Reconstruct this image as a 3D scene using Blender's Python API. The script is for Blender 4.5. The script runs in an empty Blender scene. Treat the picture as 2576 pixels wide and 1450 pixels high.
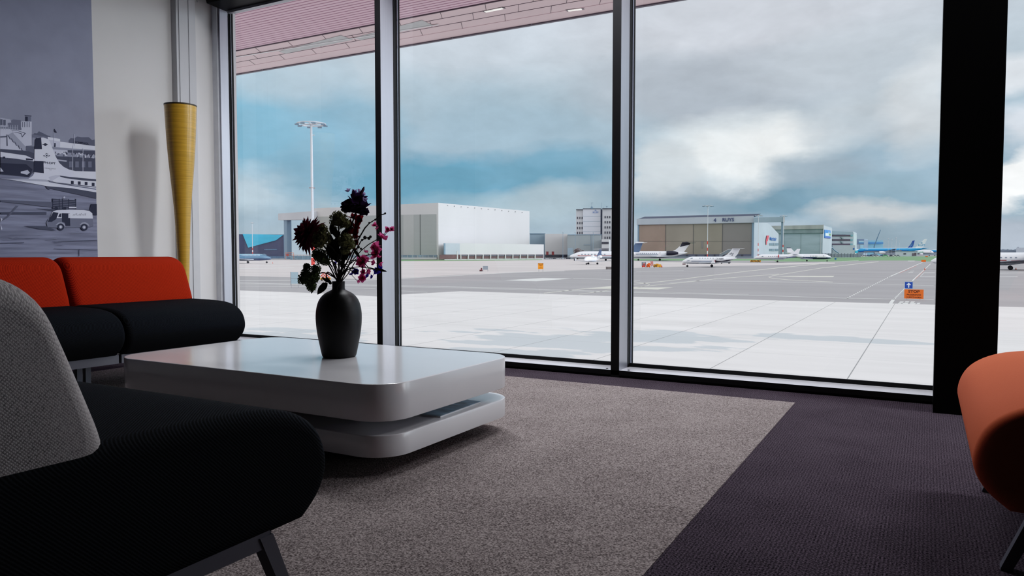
# Airport lounge looking out over the apron
import bpy, math, random
from mathutils import Vector, Matrix
R = random.Random(7)
SC = bpy.context.scene
COL = SC.collection
# ------------------------------------------------------------------ camera model (2576x1450 frame)
F, HOR, TH, CH = 1872.0, 638.0, math.radians(29.1), 0.75
PIT = math.atan((725 - HOR) / F)
Z0 = CH - 3.7            # level of the apron outside: the lounge is on the first floor
cT, sT, cP, sP = math.cos(TH), math.sin(TH), math.cos(PIT), math.sin(PIT)
def ray(px, py):
    x, y = (px - 1288) / F, -(py - 725) / F
    return Vector((cT*x - sT*cP - sT*sP*y, sT*x + cT*cP + cT*sP*y, -sP + cP*y))
CAM = Vector((0, 0, CH))
def onz(px, py, z):
    d = ray(px, py); return CAM + d * ((z - CH) / d.z)
def onx(px, py, X):
    d = ray(px, py); return CAM + d * (X / d.x)
def at(px, py, d): return CAM + ray(px, py) * d
def gr(px, py, dz=0.0): return onz(px, py, Z0 + dz)
def P2(px, d):
    v = CAM + ray(px, HOR) * d; return (v.x, v.y)
def ZZ(py, d): return CH + (HOR - py) * d / F
def az(px): return math.atan((px - 1288) / F) - TH
def gd(py): return 3.7 * F / (py - HOR)

cam = bpy.data.cameras.new('camera'); camo = bpy.data.objects.new('camera', cam); COL.objects.link(camo)
cam.sensor_width = 36; cam.lens = 36 * F / 2576; cam.clip_end = 6000; cam.clip_start = 0.02
camo.location = CAM; camo.rotation_euler = (math.pi/2 - PIT, 0, TH)
SC.camera = camo
SC.view_settings.view_transform = 'Standard'; SC.view_settings.look = 'None'
SC.view_settings.exposure = 0; SC.view_settings.gamma = 1
SC.view_settings.use_curve_mapping = True      # deep shadows, as the photograph's exposure for the sky gives
_cm = SC.view_settings.curve_mapping; _c = _cm.curves[3]
for _x, _y in ((.012,.0045),(.035,.022),(.1,.086),(.24,.24)): _c.points.new(_x, _y)
for _p in _c.points: _p.handle_type = 'VECTOR'
_cm.update()

# ------------------------------------------------------------------ materials
def lin(c): return tuple((v/255/12.92 if v/255 <= .04045 else ((v/255+.055)/1.055)**2.4) for v in c)
MATS = {}
def mat(name, rgb, rough=.6, metal=0.0, var=0.06, scale=8.0, spec=.5, stretch=(1,1,1), bump=0, bscale=None, coat=0, linear=False, emit=0):
    if name in MATS: return MATS[name]
    m = bpy.data.materials.new(name); m.use_nodes = True
    nt = m.node_tree; N, L = nt.nodes, nt.links
    b = N['Principled BSDF']
    c = rgb if linear else lin(rgb)
    b.inputs['Roughness'].default_value = rough; b.inputs['Metallic'].default_value = metal
    b.inputs['Specular IOR Level'].default_value = spec
    if coat: b.inputs['Coat Weight'].default_value = coat; b.inputs['Coat Roughness'].default_value = .05
    tc = N.new('ShaderNodeTexCoord'); mp = N.new('ShaderNodeMapping'); mp.inputs['Scale'].default_value = stretch
    L.new(tc.outputs['Object'], mp.inputs['Vector'])
    nz = N.new('ShaderNodeTexNoise'); nz.inputs['Scale'].default_value = scale; nz.inputs['Detail'].default_value = 4
    L.new(mp.outputs[0], nz.inputs['Vector'])
    rp = N.new('ShaderNodeValToRGB')
    rp.color_ramp.elements[0].position = .3; rp.color_ramp.elements[1].position = .7
    rp.color_ramp.elements[0].color = tuple(v*(1-var) for v in c) + (1,)
    rp.color_ramp.elements[1].color = tuple(min(1, v*(1+var)) for v in c) + (1,)
    L.new(nz.outputs['Fac'], rp.inputs[0]); L.new(rp.outputs[0], b.inputs['Base Color'])
    if emit:
        L.new(rp.outputs[0], b.inputs['Emission Color']); b.inputs['Emission Strength'].default_value = emit
    if bump:
        bp = N.new('ShaderNodeBump'); bp.inputs['Strength'].default_value = bump; bp.inputs['Distance'].default_value = .004
        if bscale:
            n2 = N.new('ShaderNodeTexNoise'); n2.inputs['Scale'].default_value = bscale; L.new(mp.outputs[0], n2.inputs['Vector'])
            L.new(n2.outputs['Fac'], bp.inputs['Height'])
        else: L.new(nz.outputs['Fac'], bp.inputs['Height'])
        L.new(bp.outputs[0], b.inputs['Normal'])
    MATS[name] = m; return m

def fabric(name, dark, light, ribs=170.0, rough=.95, sheen=.0, strength=.5, mott=.25, vec=(1,1,1), patch=0.0, cross=False):
    """woven twill: diagonal ribs plus a fine mottle"""
    m = bpy.data.materials.new(name); m.use_nodes = True
    nt = m.node_tree; N, L = nt.nodes, nt.links; b = N['Principled BSDF']
    b.inputs['Roughness'].default_value = rough; b.inputs['Specular IOR Level'].default_value = .15
    if sheen:
        b.inputs['Sheen Weight'].default_value = sheen; b.inputs['Sheen Roughness'].default_value = .4
    tc = N.new('ShaderNodeTexCoord'); mp = N.new('ShaderNodeMapping'); mp.inputs['Scale'].default_value = vec
    L.new(tc.outputs['Object'], mp.inputs['Vector'])
    w = N.new('ShaderNodeTexWave'); w.wave_type = 'BANDS'; w.bands_direction = 'DIAGONAL'
    w.inputs['Scale'].default_value = ribs/6.283*1.0; w.inputs['Distortion'].default_value = 1.2
    w.inputs['Detail'].default_value = 1; w.inputs['Detail Scale'].default_value = 3
    L.new(mp.outputs[0], w.inputs['Vector'])
    wf = w.outputs['Fac']
    if cross:
        m5 = N.new('ShaderNodeMapping'); m5.inputs['Scale'].default_value = (1,-1,1); L.new(mp.outputs[0], m5.inputs[0])
        w2 = N.new('ShaderNodeTexWave'); w2.wave_type = 'BANDS'; w2.bands_direction = 'DIAGONAL'; w2.inputs['Scale'].default_value = ribs/6.283*.8; w2.inputs['Distortion'].default_value = 2; L.new(m5.outputs[0], w2.inputs['Vector'])
        mm = N.new('ShaderNodeMath'); mm.operation = 'MULTIPLY'; L.new(w.outputs['Fac'], mm.inputs[0]); L.new(w2.outputs['Fac'], mm.inputs[1]); wf = mm.outputs[0]
    n = N.new('ShaderNodeTexNoise'); n.inputs['Scale'].default_value = 260; n.inputs['Detail'].default_value = 2
    L.new(tc.outputs['Object'], n.inputs['Vector'])
    n3 = N.new('ShaderNodeTexNoise'); n3.inputs['Scale'].default_value = 5; n3.inputs['Detail'].default_value = 3
    L.new(tc.outputs['Object'], n3.inputs['Vector'])
    mx = N.new('ShaderNodeMath'); mx.operation = 'MULTIPLY_ADD'; mx.inputs[1].default_value = mott
    L.new(n.outputs['Fac'], mx.inputs[0]); L.new(wf, mx.inputs[2])
    m3 = N.new('ShaderNodeMath'); m3.operation = 'MULTIPLY_ADD'; m3.inputs[1].default_value = patch
    L.new(n3.outputs['Fac'], m3.inputs[0]); L.new(mx.outputs[0], m3.inputs[2])
    rp = N.new('ShaderNodeValToRGB'); rp.color_ramp.elements[0].color = lin(dark)+(1,); rp.color_ramp.elements[1].color = lin(light)+(1,)
    rp.color_ramp.elements[0].position = .15+patch*.4; rp.color_ramp.elements[1].position = .95+patch*.4
    L.new(m3.outputs[0], rp.inputs[0]); L.new(rp.outputs[0], b.inputs['Base Color'])
    bp = N.new('ShaderNodeBump'); bp.inputs['Strength'].default_value = strength; bp.inputs['Distance'].default_value = .003
    L.new(mx.outputs[0], bp.inputs['Height']); L.new(bp.outputs[0], b.inputs['Normal'])
    return m

def petal(name, rgb, trans=.5, var=.25):
    m = bpy.data.materials.new(name); m.use_nodes = True
    nt = m.node_tree; N, L = nt.nodes, nt.links
    N.remove(N['Principled BSDF']); out = N['Material Output']
    tc = N.new('ShaderNodeTexCoord'); nz = N.new('ShaderNodeTexNoise'); nz.inputs['Scale'].default_value = 60
    L.new(tc.outputs['Object'], nz.inputs['Vector'])
    rp = N.new('ShaderNodeValToRGB'); c = lin(rgb)
    rp.color_ramp.elements[0].color = tuple(v*(1-var) for v in c)+(1,); rp.color_ramp.elements[1].color = tuple(min(1,v*(1+var)) for v in c)+(1,)
    L.new(nz.outputs['Fac'], rp.inputs[0])
    d = N.new('ShaderNodeBsdfDiffuse'); t = N.new('ShaderNodeBsdfTranslucent'); mx = N.new('ShaderNodeMixShader'); mx.inputs[0].default_value = trans
    L.new(rp.outputs[0], d.inputs[0]); L.new(rp.outputs[0], t.inputs[0])
    L.new(d.outputs[0], mx.inputs[1]); L.new(t.outputs[0], mx.inputs[2]); L.new(mx.outputs[0], out.inputs[0])
    return m

def glass_mat():
    m = bpy.data.materials.new('window_glass'); m.use_nodes = True
    nt = m.node_tree; N, L = nt.nodes, nt.links
    N.remove(N['Principled BSDF']); out = N['Material Output']
    t = N.new('ShaderNodeBsdfTransparent'); t.inputs[0].default_value = (.95,.97,.975,1)
    g = N.new('ShaderNodeBsdfGlossy'); g.inputs['Roughness'].default_value = 0.0; g.inputs[0].default_value = (1,1,1,1)
    fr = N.new('ShaderNodeFresnel'); fr.inputs['IOR'].default_value = 1.6
    nz = N.new('ShaderNodeTexNoise'); nz.inputs['Scale'].default_value = 3
    tc = N.new('ShaderNodeTexCoord'); L.new(tc.outputs['Object'], nz.inputs['Vector'])
    mu = N.new('ShaderNodeMath'); mu.operation = 'MULTIPLY_ADD'; mu.inputs[1].default_value = .01
    L.new(nz.outputs['Fac'], mu.inputs[0]); L.new(fr.outputs[0], mu.inputs[2])
    mx = N.new('ShaderNodeMixShader'); L.new(mu.outputs[0], mx.inputs[0]); L.new(t.outputs[0], mx.inputs[1]); L.new(g.outputs[0], mx.inputs[2])
    L.new(mx.outputs[0], out.inputs[0]); return m

# ------------------------------------------------------------------ mesh helpers
class MB:
    def __init__(s): s.v = []; s.f = []; s.m = []; s.T = None
    def _a(s, p):
        p = Vector(p)
        if s.T is not None: p = s.T @ p
        s.v.append(p); return len(s.v)-1
    def face(s, pts, m=0):
        s.f.append([s._a(p) for p in pts]); s.m.append(m); return s
    def box(s, x0, x1, y0, y1, z0, z1, m=0):
        i = [s._a((x, y, z)) for z in (z0, z1) for y in (y0, y1) for x in (x0, x1)]
        for q in ((0,2,3,1),(4,5,7,6),(0,1,5,4),(2,6,7,3),(0,4,6,2),(1,3,7,5)):
            s.f.append([i[k] for k in q]); s.m.append(m)
        return s
    def rings(s, rings, m=0, cap=True, mf=None, capm=None):
        n = len(rings[0]); ids = [[s._a(p) for p in r] for r in rings]
        for a in range(len(ids)-1):
            for k in range(n):
                s.f.append([ids[a][k], ids[a][(k+1)%n], ids[a+1][(k+1)%n], ids[a+1][k]])
                s.m.append(mf(rings[a][k], rings[a+1][(k+1)%n]) if mf else m)
        if cap:
            cm = m if capm is None else capm
            s.f.append([s._a(p) for p in rings[0]][::-1]); s.m.append(mf(rings[0][0], rings[0][n//2]) if mf else cm)
            s.f.append([s._a(p) for p in rings[-1]]); s.m.append(mf(rings[-1][0], rings[-1][n//2]) if mf else cm)
        return s
    def prism(s, poly, d, m=0):
        """poly: 3D points, d: offset vector"""
        d = Vector(d); return s.rings([[Vector(p) for p in poly], [Vector(p)+d for p in poly]], m)
    def tube(s, path, r, n=8, m=0, cap=True):
        path = [Vector(p) for p in path]; rr = r if isinstance(r, (list, tuple)) else [r]*len(path)
        rings = []; up = Vector((0,0,1))
        for i, p in enumerate(path):
            t = (path[min(i+1, len(path)-1)] - path[max(i-1, 0)]).normalized()
            a = t.cross(up)
            if a.length < .05: a = t.cross(Vector((1,0,0)))
            a.normalize(); b = a.cross(t)
            rings.append([p + (a*math.cos(2*math.pi*k/n) + b*math.sin(2*math.pi*k/n))*rr[i] for k in range(n)])
        return s.rings(rings, m, cap)
    def lathe(s, prof, c=(0,0,0), n=32, m=0, cap=True):
        return s.rings([[Vector((c[0]+r*math.cos(2*math.pi*k/n), c[1]+r*math.sin(2*math.pi*k/n), c[2]+z)) for k in range(n)] for r, z in prof], m, cap)
    def sphere(s, c, rx, ry=None, rz=None, n=12, h=8, m=0, jit=0):
        ry = ry or rx; rz = rz or rx; c = Vector(c)
        rings = []
        for i in range(h+1):
            t = -math.pi/2 + math.pi*i/h; t = max(-1.5, min(1.5, t))
            rings.append([c + Vector((rx*math.cos(t)*math.cos(2*math.pi*k/n), ry*math.cos(t)*math.sin(2*math.pi*k/n), rz*math.sin(t)))*(1+R.uniform(-jit, jit)) for k in range(n)])
        return s.rings(rings, m)
    def text(s, string, size, T, m=0, align='CENTER', bold=0.0, font_scale=(1,1), shear=0):
        cu = bpy.data.curves.new('lettering', 'FONT'); cu.body = string; cu.size = size; cu.align_x = align; cu.align_y = 'CENTER'
        cu.offset = bold*size; cu.resolution_u = 3; cu.shear = shear
        ob = bpy.data.objects.new('lettering', cu); COL.objects.link(ob)
        dg = bpy.context.evaluated_depsgraph_get(); dg.update()
        me = bpy.data.meshes.new_from_object(ob.evaluated_get(dg))
        base = len(s.v)
        for v in me.vertices:
            p = T @ Vector((v.co.x*font_scale[0], v.co.y*font_scale[1], 0))
            s.v.append(s.T @ p if s.T is not None else p)
        for p in me.polygons: s.f.append([base+i for i in p.vertices]); s.m.append(m)
        bpy.data.objects.remove(ob); bpy.data.curves.remove(cu); bpy.data.meshes.remove(me)
        return s
    def build(s, name, mats, parent=None, smooth=True, angle=35, local=None):
        me = bpy.data.meshes.new(name)
        vs = s.v
        if local is not None: vs = [v - Vector(local) for v in vs]
        me.from_pydata([tuple(v) for v in vs], [], s.f)
        mats = mats if isinstance(mats, (list, tuple)) else [mats]
        for m in mats: me.materials.append(m)
        for p, mi in zip(me.polygons, s.m): p.material_index = min(mi, len(mats)-1); p.use_smooth = smooth
        me.update()
        if smooth: me.set_sharp_from_angle(angle=math.radians(angle))
        o = bpy.data.objects.new(name, me); COL.objects.link(o)
        if local is not None: o.location = local
        if parent is not None: o.parent = parent
        return o
def tag(o, label=None, cat=None, group=None, kind=None):
    if label: o['label'] = label
    if cat: o['category'] = cat
    if group: o['group'] = group
    if kind: o['kind'] = kind
    return o
def thing(name, label, cat, loc=(0,0,0), rz=0.0, group=None):
    o = bpy.data.objects.new(name, None); o.empty_display_size = .1; COL.objects.link(o)
    o.location = loc; o.rotation_euler = (0,0,rz); return tag(o, label, cat, group)
def struct(name, mb, mats, parent=None, **k):
    o = mb.build(name, mats, parent, **k)
    if parent is None: o['kind'] = 'structure'
    return o
def dup(root, loc, rz, label, swap=None, scale=None):
    r = root.copy(); COL.objects.link(r); r.location = loc; r.rotation_euler = (0,0,rz); r['label'] = label
    if scale: r.scale = scale
    def rec(src, dst):
        for ch in list(src.children):
            c = ch.copy(); COL.objects.link(c); c.parent = dst
            if swap and c.data and any(m in swap for m in c.data.materials[:]):
                c.data = c.data.copy()
                for i, m in enumerate(c.data.materials[:]):
                    if m in swap: c.data.materials[i] = swap[m]
            rec(ch, c)
    rec(root, r); return r
def chaikin(p, it=2, closed=False, keep=()):
    for _ in range(it):
        q = []
        n = len(p)
        for i in range(n if closed else n-1):
            a, b = Vector(p[i]), Vector(p[(i+1) % n])
            if not closed and i == 0: q.append(a)
            q.append(a*.75+b*.25); q.append(a*.25+b*.75)
            if not closed and i == n-2: q.append(b)
        p = q
    return p
# ------------------------------------------------------------------ world sky (fixed to the world's directions)
def make_world():
    w = bpy.data.worlds.new('cloudy_sky'); SC.world = w; w.use_nodes = True
    nt = w.node_tree; N, L = nt.nodes, nt.links
    bg = N['Background']; tc = N.new('ShaderNodeTexCoord'); sx = N.new('ShaderNodeSeparateXYZ')
    L.new(tc.outputs['Generated'], sx.inputs[0])
    def M(op, a, b=None, c=None, clamp=False):
        n = N.new('ShaderNodeMath'); n.operation = op; n.use_clamp = clamp
        for i, v in enumerate((a, b, c)):
            if v is None: continue
            if isinstance(v, (int, float)): n.inputs[i].default_value = v
            else: L.new(v, n.inputs[i])
        return n.outputs[0]
    azim = M('ARCTAN2', sx.outputs[0], sx.outputs[1]); el = M('ARCSINE', sx.outputs[2])
    # cloud noise on the direction, flattened
    mp = N.new('ShaderNodeMapping'); mp.inputs['Scale'].default_value = (1,1,2.1); L.new(tc.outputs['Generated'], mp.inputs[0])
    def noise(s, det=6, rough=.55, off=0, dist=0):
        n = N.new('ShaderNodeTexNoise'); n.inputs['Scale'].default_value = s; n.inputs['Detail'].default_value = det
        n.inputs['Roughness'].default_value = rough; n.inputs['Distortion'].default_value = dist
        m2 = N.new('ShaderNodeMapping'); m2.inputs['Location'].default_value = (off, off*1.7, off*.6); L.new(mp.outputs[0], m2.inputs[0])
        L.new(m2.outputs[0], n.inputs['Vector']); return n.outputs['Fac']
    n1, n2, n3 = noise(5, 8, .56, 3.1), noise(5, 8, .56, 9.7), noise(9, 7, .6, 1.3, .4)
    wa = M('ADD', azim, M('MULTIPLY', M('SUBTRACT', n1, .5), .20))
    we = M('ADD', el, M('MULTIPLY', M('SUBTRACT', n2, .5), .085))
    def mixc(f, a, b):
        n = N.new('ShaderNodeMix'); n.data_type = 'RGBA'
        if isinstance(f, float): n.inputs[0].default_value = f
        else: L.new(f, n.inputs[0])
        for i, v in ((6, a), (7, b)):
            if isinstance(v, tuple): n.inputs[i].default_value = lin(v)+(1,)
            else: L.new(v, n.inputs[i])
        return n.outputs[2]
    # vertical base ramp
    rp = N.new('ShaderNodeValToRGB'); cr = rp.color_ramp
    stops = [(-.02,(176,190,202)),(.02,(172,190,203)),(.06,(160,184,200)),(.12,(165,190,207)),(.2,(188,203,214)),(.30,(206,213,222)),(.5,(215,220,228))]
    while len(cr.elements) < len(stops): cr.elements.new(.5)
    for e, (p, c) in zip(cr.elements, stops): e.position = (p+.05)/.6; e.color = lin(c)+(1,)
    L.new(M('DIVIDE', M('ADD', el, .05), .6), rp.inputs[0])
    col = rp.outputs[0]
    # (px, py, rx, ry, colour, strength, hardness) blobs of cloud and of clear teal sky
    blobs = [
      (660, 330, 200, 150, (128,184,210), .9, 1.3), (880, 330, 130, 130, (140,186,210), .8, 1.4), (640, 480, 120, 45, (196,212,222), .8, 1.3), (850, 480, 120, 55,(176,202,216),.6,1.2),
      (770, 190, 250, 60, (192,209,221), .6, 1.3), (1250, 60, 330, 110, (214,222,232), .8, 1.2),
      (1240, 320, 300, 110, (168,193,209), .85, 1.2), (1120, 455, 360, 55, (114,166,192), 1.0, 1.6),
      (1370, 430, 220, 45, (124,170,194), .8, 1.4), (1350, 520, 190, 40, (184,202,212), .85, 1.4), (1080, 505, 200, 20, (150,185,202), .6, 1.2),
      (1850, 60, 460, 110, (210,213,221), .9, 1.3), (1780, 225, 330, 80, (180,187,197), .85, 1.3), (2150, 170, 260, 90, (202,209,217), .7, 1.3),
      (1850, 380, 250, 95, (240,243,244), 1.0, 1.3), (1940, 340, 110, 50, (246,247,247), .8, 1.2), (1660, 430, 70, 60, (214,220,224), .8, 1.5), (2170, 300, 200, 60, (205,211,217), .7, 1.4),
      (1760, 500, 160, 28, (178,190,200), .8, 1.4), (2080, 440, 170, 60, (158,176,190), .9, 1.5), (2000, 505, 330, 34, (128,162,182), .95, 1.5),
      (2230, 470, 170, 40, (150,178,194), .8, 1.4), (2210, 530, 190, 26, (214,216,218), .85, 1.2), (2200, 590, 300, 32, (152,173,187), .9, 1.2), (1700, 580, 300, 40, (196,203,213), .6, 1.2),
      (2330, 250, 110, 150, (222,226,230), .8, 1.4), (2560, 440, 80, 60, (252,252,252), 1.0, 2.2), (2560, 330, 120, 50, (226,229,236), .8, 1.4), (2560, 180, 130, 60, (240,242,247), .8, 1.4), (2570, 570, 150, 50, (190,197,210), .8, 1.3)]
    for px, py, rx, ry, c, s, hd in blobs:
        a0 = az(px); e0 = math.asin(ray(px, py).normalized().z)
        k = math.cos(math.atan((px-1288)/F))**2 / F
        u = M('DIVIDE', M('SUBTRACT', wa, a0), rx*k*1.25); v = M('DIVIDE', M('SUBTRACT', we, e0), ry*k*1.3+.004)
        d2 = M('ADD', M('MULTIPLY', u, u), M('MULTIPLY', v, v))
        mk = M('MULTIPLY', M('SUBTRACT', 1.0, M('SQRT', d2), clamp=True), hd*1.25, clamp=True)
        mk = M('MULTIPLY', M('SMOOTH_MIN', mk, 1.0, .1), s, clamp=True)
        col = mixc(mk, col, c)
    # fine cloud relief
    n4 = noise(24, 5, .6, 5.2, .3)
    rel = M('ADD', M('MULTIPLY_ADD', M('SUBTRACT', n3, .5), .46, 1.05), M('MULTIPLY', M('SUBTRACT', n4, .5), .20))
    vm = N.new('ShaderNodeVectorMath'); vm.operation = 'SCALE'; L.new(col, vm.inputs[0]); L.new(rel, vm.inputs['Scale'])
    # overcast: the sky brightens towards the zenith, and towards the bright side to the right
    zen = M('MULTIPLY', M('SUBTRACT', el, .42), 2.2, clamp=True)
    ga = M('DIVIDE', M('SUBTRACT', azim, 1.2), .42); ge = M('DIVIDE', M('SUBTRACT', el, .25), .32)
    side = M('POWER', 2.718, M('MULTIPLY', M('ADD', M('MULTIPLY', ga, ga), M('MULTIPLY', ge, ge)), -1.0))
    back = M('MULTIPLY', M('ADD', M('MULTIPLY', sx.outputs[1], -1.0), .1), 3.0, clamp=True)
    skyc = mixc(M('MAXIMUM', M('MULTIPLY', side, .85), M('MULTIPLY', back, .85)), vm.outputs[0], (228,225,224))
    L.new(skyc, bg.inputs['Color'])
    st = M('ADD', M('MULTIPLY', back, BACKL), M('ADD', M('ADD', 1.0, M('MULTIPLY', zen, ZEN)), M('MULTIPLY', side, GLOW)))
    L.new(st, bg.inputs['Strength'])
    w.cycles.sampling_method = 'MANUAL'; w.cycles.sample_map_resolution = 512
ZEN, GLOW, BACKL, FILL = .1, 10.5, .5, 38.0
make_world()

# ------------------------------------------------------------------ shared materials
ALU = mat('brushed_aluminium', (168,169,177), .36, .7, .04, 40, stretch=(1,1,.05))
ALU_SHADE = mat('shaded_aluminium', (44,43,46), .5, .3, .05, 20)  # same aluminium darkened: painted shade for frame faces turned from the light
BLACKRUB = mat('black_rubber', (6,6,8), .6)
WHITEWALL = mat('white_wall_paint', (228,227,227), .7, var=.02, scale=3)
TRUNK = mat('white_plastic', (205,206,210), .4, var=.02)
GLASS = glass_mat()
BLACKP = mat('black_pillar_paint', (9,9,12), .45, var=.1, spec=.25)

# ------------------------------------------------------------------ room shell
XW, YF, YG, CEIL = -5.25, 4.22, 4.41, 3.0
def carpet(name, dark, light, rib=0.0):
    m = bpy.data.materials.new(name); m.use_nodes = True
    nt = m.node_tree; N, L = nt.nodes, nt.links; b = N['Principled BSDF']; b.inputs['Roughness'].default_value = 1; b.inputs['Specular IOR Level'].default_value = .05
    tc = N.new('ShaderNodeTexCoord')
    def nz(s, d=2):
        n = N.new('ShaderNodeTexNoise'); n.inputs['Scale'].default_value = s; n.inputs['Detail'].default_value = d; L.new(tc.outputs['Object'], n.inputs['Vector']); return n.outputs['Fac']
    a, c = nz(210, 3), nz(4, 3)
    h = a
    if rib:
        w = N.new('ShaderNodeTexWave'); w.bands_direction = 'X'; w.inputs['Scale'].default_value = rib; w.inputs['Distortion'].default_value = 3.5; w.inputs['Detail Scale'].default_value = 6; w.inputs['Detail'].default_value = 2
        L.new(tc.outputs['Object'], w.inputs['Vector'])
        mm = N.new('ShaderNodeMath'); mm.operation = 'MULTIPLY_ADD'; mm.inputs[1].default_value = .10; L.new(w.outputs['Fac'], mm.inputs[0]); L.new(a, mm.inputs[2]); h = mm.outputs[0]
    m2 = N.new('ShaderNodeMath'); m2.operation = 'MULTIPLY_ADD'; m2.inputs[1].default_value = .12; L.new(c, m2.inputs[0]); L.new(h, m2.inputs[2])
    rp = N.new('ShaderNodeValToRGB'); rp.color_ramp.elements[0].position = .40 + (.03 if rib else 0); rp.color_ramp.elements[1].position = .72 + (.07 if rib else 0)
    rp.color_ramp.elements[0].color = lin(dark)+(1,); rp.color_ramp.elements[1].color = lin(light)+(1,)
    L.new(m2.outputs[0], rp.inputs[0]); L.new(rp.outputs[0], b.inputs['Base Color'])
    bp = N.new('ShaderNodeBump'); bp.inputs['Strength'].default_value = .7; bp.inputs['Distance'].default_value = .004; L.new(h, bp.inputs['Height']); L.new(bp.outputs[0], b.inputs['Normal'])
    return m
struct('floor', MB().box(XW-.2, 8.2, -4, YG+.25, -.35, 0), carpet('purple_carpet', (30,26,31), (104,94,104), 34))
rug = MB().box(-4.6, -.56, .95, 3.93, 0, .002).build('rug', carpet('taupe_carpet', (92,84,84), (178,168,166)))
tag(rug, 'taupe short-pile rug inlaid in the dark carpet under the white table', 'rug')
struct('ceiling', MB().box(XW-.2, 8.2, -4, YG+.3, CEIL, CEIL+.2), mat('ceiling_paint', (70,68,69), .9))
struct('wall_left', MB().box(XW-.2, XW, -4, YG+.12, -.3, CEIL), WHITEWALL)
darkwall = mat('back_wall_paint', (34,32,34), .9)
struct('wall_back', MB().box(XW-.2, 8.2, -4.2, -4, -.3, CEIL), darkwall)
struct('wall_right', MB().box(8.0, 8.2, -4, YG+.3, -.3, CEIL), darkwall)
# facade: sill, jamb, mullions, head
sill = MB(); sill.box(-5.17, .7, YF, YG+.03, .016, .043, 0); sill.box(-5.17, 8.0, YF+.02, YG, 0, .016, 2)
sill.box(.7, 8.0, YF, YG+.03, .016, .043, 0); sill.box(-5.17, 8.0, YF-.0015, YF, .014, .0425, 1)
so = struct('trim_1', sill, [mat('anodised_sill', (236,237,243), .3, .1, .02), ALU_SHADE, BLACKRUB], angle=20)
for x in (-1.70, -1.56): MB().lathe([(.007,.0432),(.007,.046),(.004,.0465)], (x, YF+.035, 0), 10).build('screw', BLACKRUB, so)
jm = MB(); jm.box(XW, -5.17, 4.30, YG-.002, 0, CEIL, 0); jm.box(XW, -5.19, 4.285, 4.30, 0, CEIL, 1)
jm.box(-5.172, -5.166, YG-.026, YG-.003, .043, 2.8, 2); struct('trim_2', jm, [ALU, mat('white_edge_trim', (225,228,235), .4), BLACKRUB])
for i, (x0, x1) in enumerate(((-3.466,-3.416), (-1.661,-1.608), (.15,.2), (2.0,2.05), (4.0,4.05), (6.0,6.05))):
    m = MB(); m.box(x0, x1, YF, YG-.002, .0, CEIL, 0); m.box(x0, x1, YF-.0015, YF, .0, CEIL, 1)  # thin dark skin paints the shade on the room side
    m.box(x1, x1+.003, YG-.046, YG-.003, .043, 2.8, 2); m.box(x0-.003, x0, YG-.046, YG-.003, .043, 2.8, 2)
    m.box(x0-.001, x0, YF, YG-.052, .043, CEIL, 1)
    struct('trim_%d' % (i+3), m, [ALU, ALU_SHADE, BLACKRUB])
hd = MB(); hd.box(-5.17, 8.0, 4.3, YG+.05, 2.78, CEIL, 0); struct('trim_9', hd, [ALU])
edges = [(-5.17,-3.466), (-3.416,-1.661), (-1.608,.15), (.2,2.0), (2.05,4.0), (4.05,6.0), (6.05,8.0)]
SPACER = petal('glass_edge', (238,242,250), .85, .02)  # white translucent strip stands in for light caught in the glass edge
for i, (a, b) in enumerate(edges):
    w = thing('window_%d' % (i+1), None, None); w['kind'] = 'structure'
    MB().face([(a, YG, .05), (b, YG, .05), (b, YG, 2.78), (a, YG, 2.78)]).build('glass_pane', GLASS, w)
    g = MB(); g.box(a, b, YG-.02, YG-.004, .043, .066, 0); g.box(a, a+.011, YG+.002, YG+.012, .05, 2.78, 1); g.box(b-.011, b, YG+.002, YG+.012, .05, 2.78, 1)
    g.box(a+.011, a+.015, YG-.004, YG+.012, .05, 2.78, 0)
    g.build('gasket', [BLACKRUB, SPACER], w)
struct('column', MB().box(.042, .29, 4.0, 4.2, 0, CEIL), BLACKP)
# black roller blind box above the windows
rb = thing('roller_blind', 'black roller blind box along the top of the windows', 'blind', (-2.5, 4.2, 2.74))
MB().rings([[Vector((x, y, z)) for y, z in ((-.12,.22),(-.14,.05),(-.12,.0),(.07,-.012),(.09,.03),(.09,.22))] for x in (-2.55, 10.4)]).build('blind_box', BLACKP, rb)
MB().box(-2.53, 10.4, .06, .09, -.03, -.01).build('bottom_bar', ALU, rb)

# cable trunking in the corner
ct = thing('cable_trunking', 'white vertical cable trunking on the wall beside the yellow lamp', 'trunking', (-5.2, 3.98, 0))
t = MB(); t.box(-.049, .012, -.08, .095, 0.002, CEIL-.01, 0); t.build('trunking_body', TRUNK, ct)
t = MB(); t.box(.0125, .018, -.058, .02, 0, 2.8); t.build('trunking_cover', TRUNK, ct)
t = MB(); t.box(.0125, .018, .03, .092, 0, 2.8); t.build('trunking_cover', TRUNK, ct)
ds = thing('motion_sensor', 'white sensor box at the top of the cable trunking', 'sensor', (-5.187, 3.985, 2.79))
MB().rings([[Vector((x, y*k, z)) for y, z in ((-.055,0),(.055,0),(.07,.02),(.07,.13),(-.07,.13),(-.07,.02))] for x, k in ((.006,1),(.05,1),(.06,.85))]).build('sensor_case', TRUNK, ds)
MB().sphere((.06,0,.06), .02, .03, .02).build('sensor_lens', mat('sensor_lens_plastic',(150,150,155),.3), ds)
MB().tube([(0,.06,.0),(.02,.09,-.0),(.02,.1,-.02)], .004, 6).build('cable', TRUNK, ds)
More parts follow.
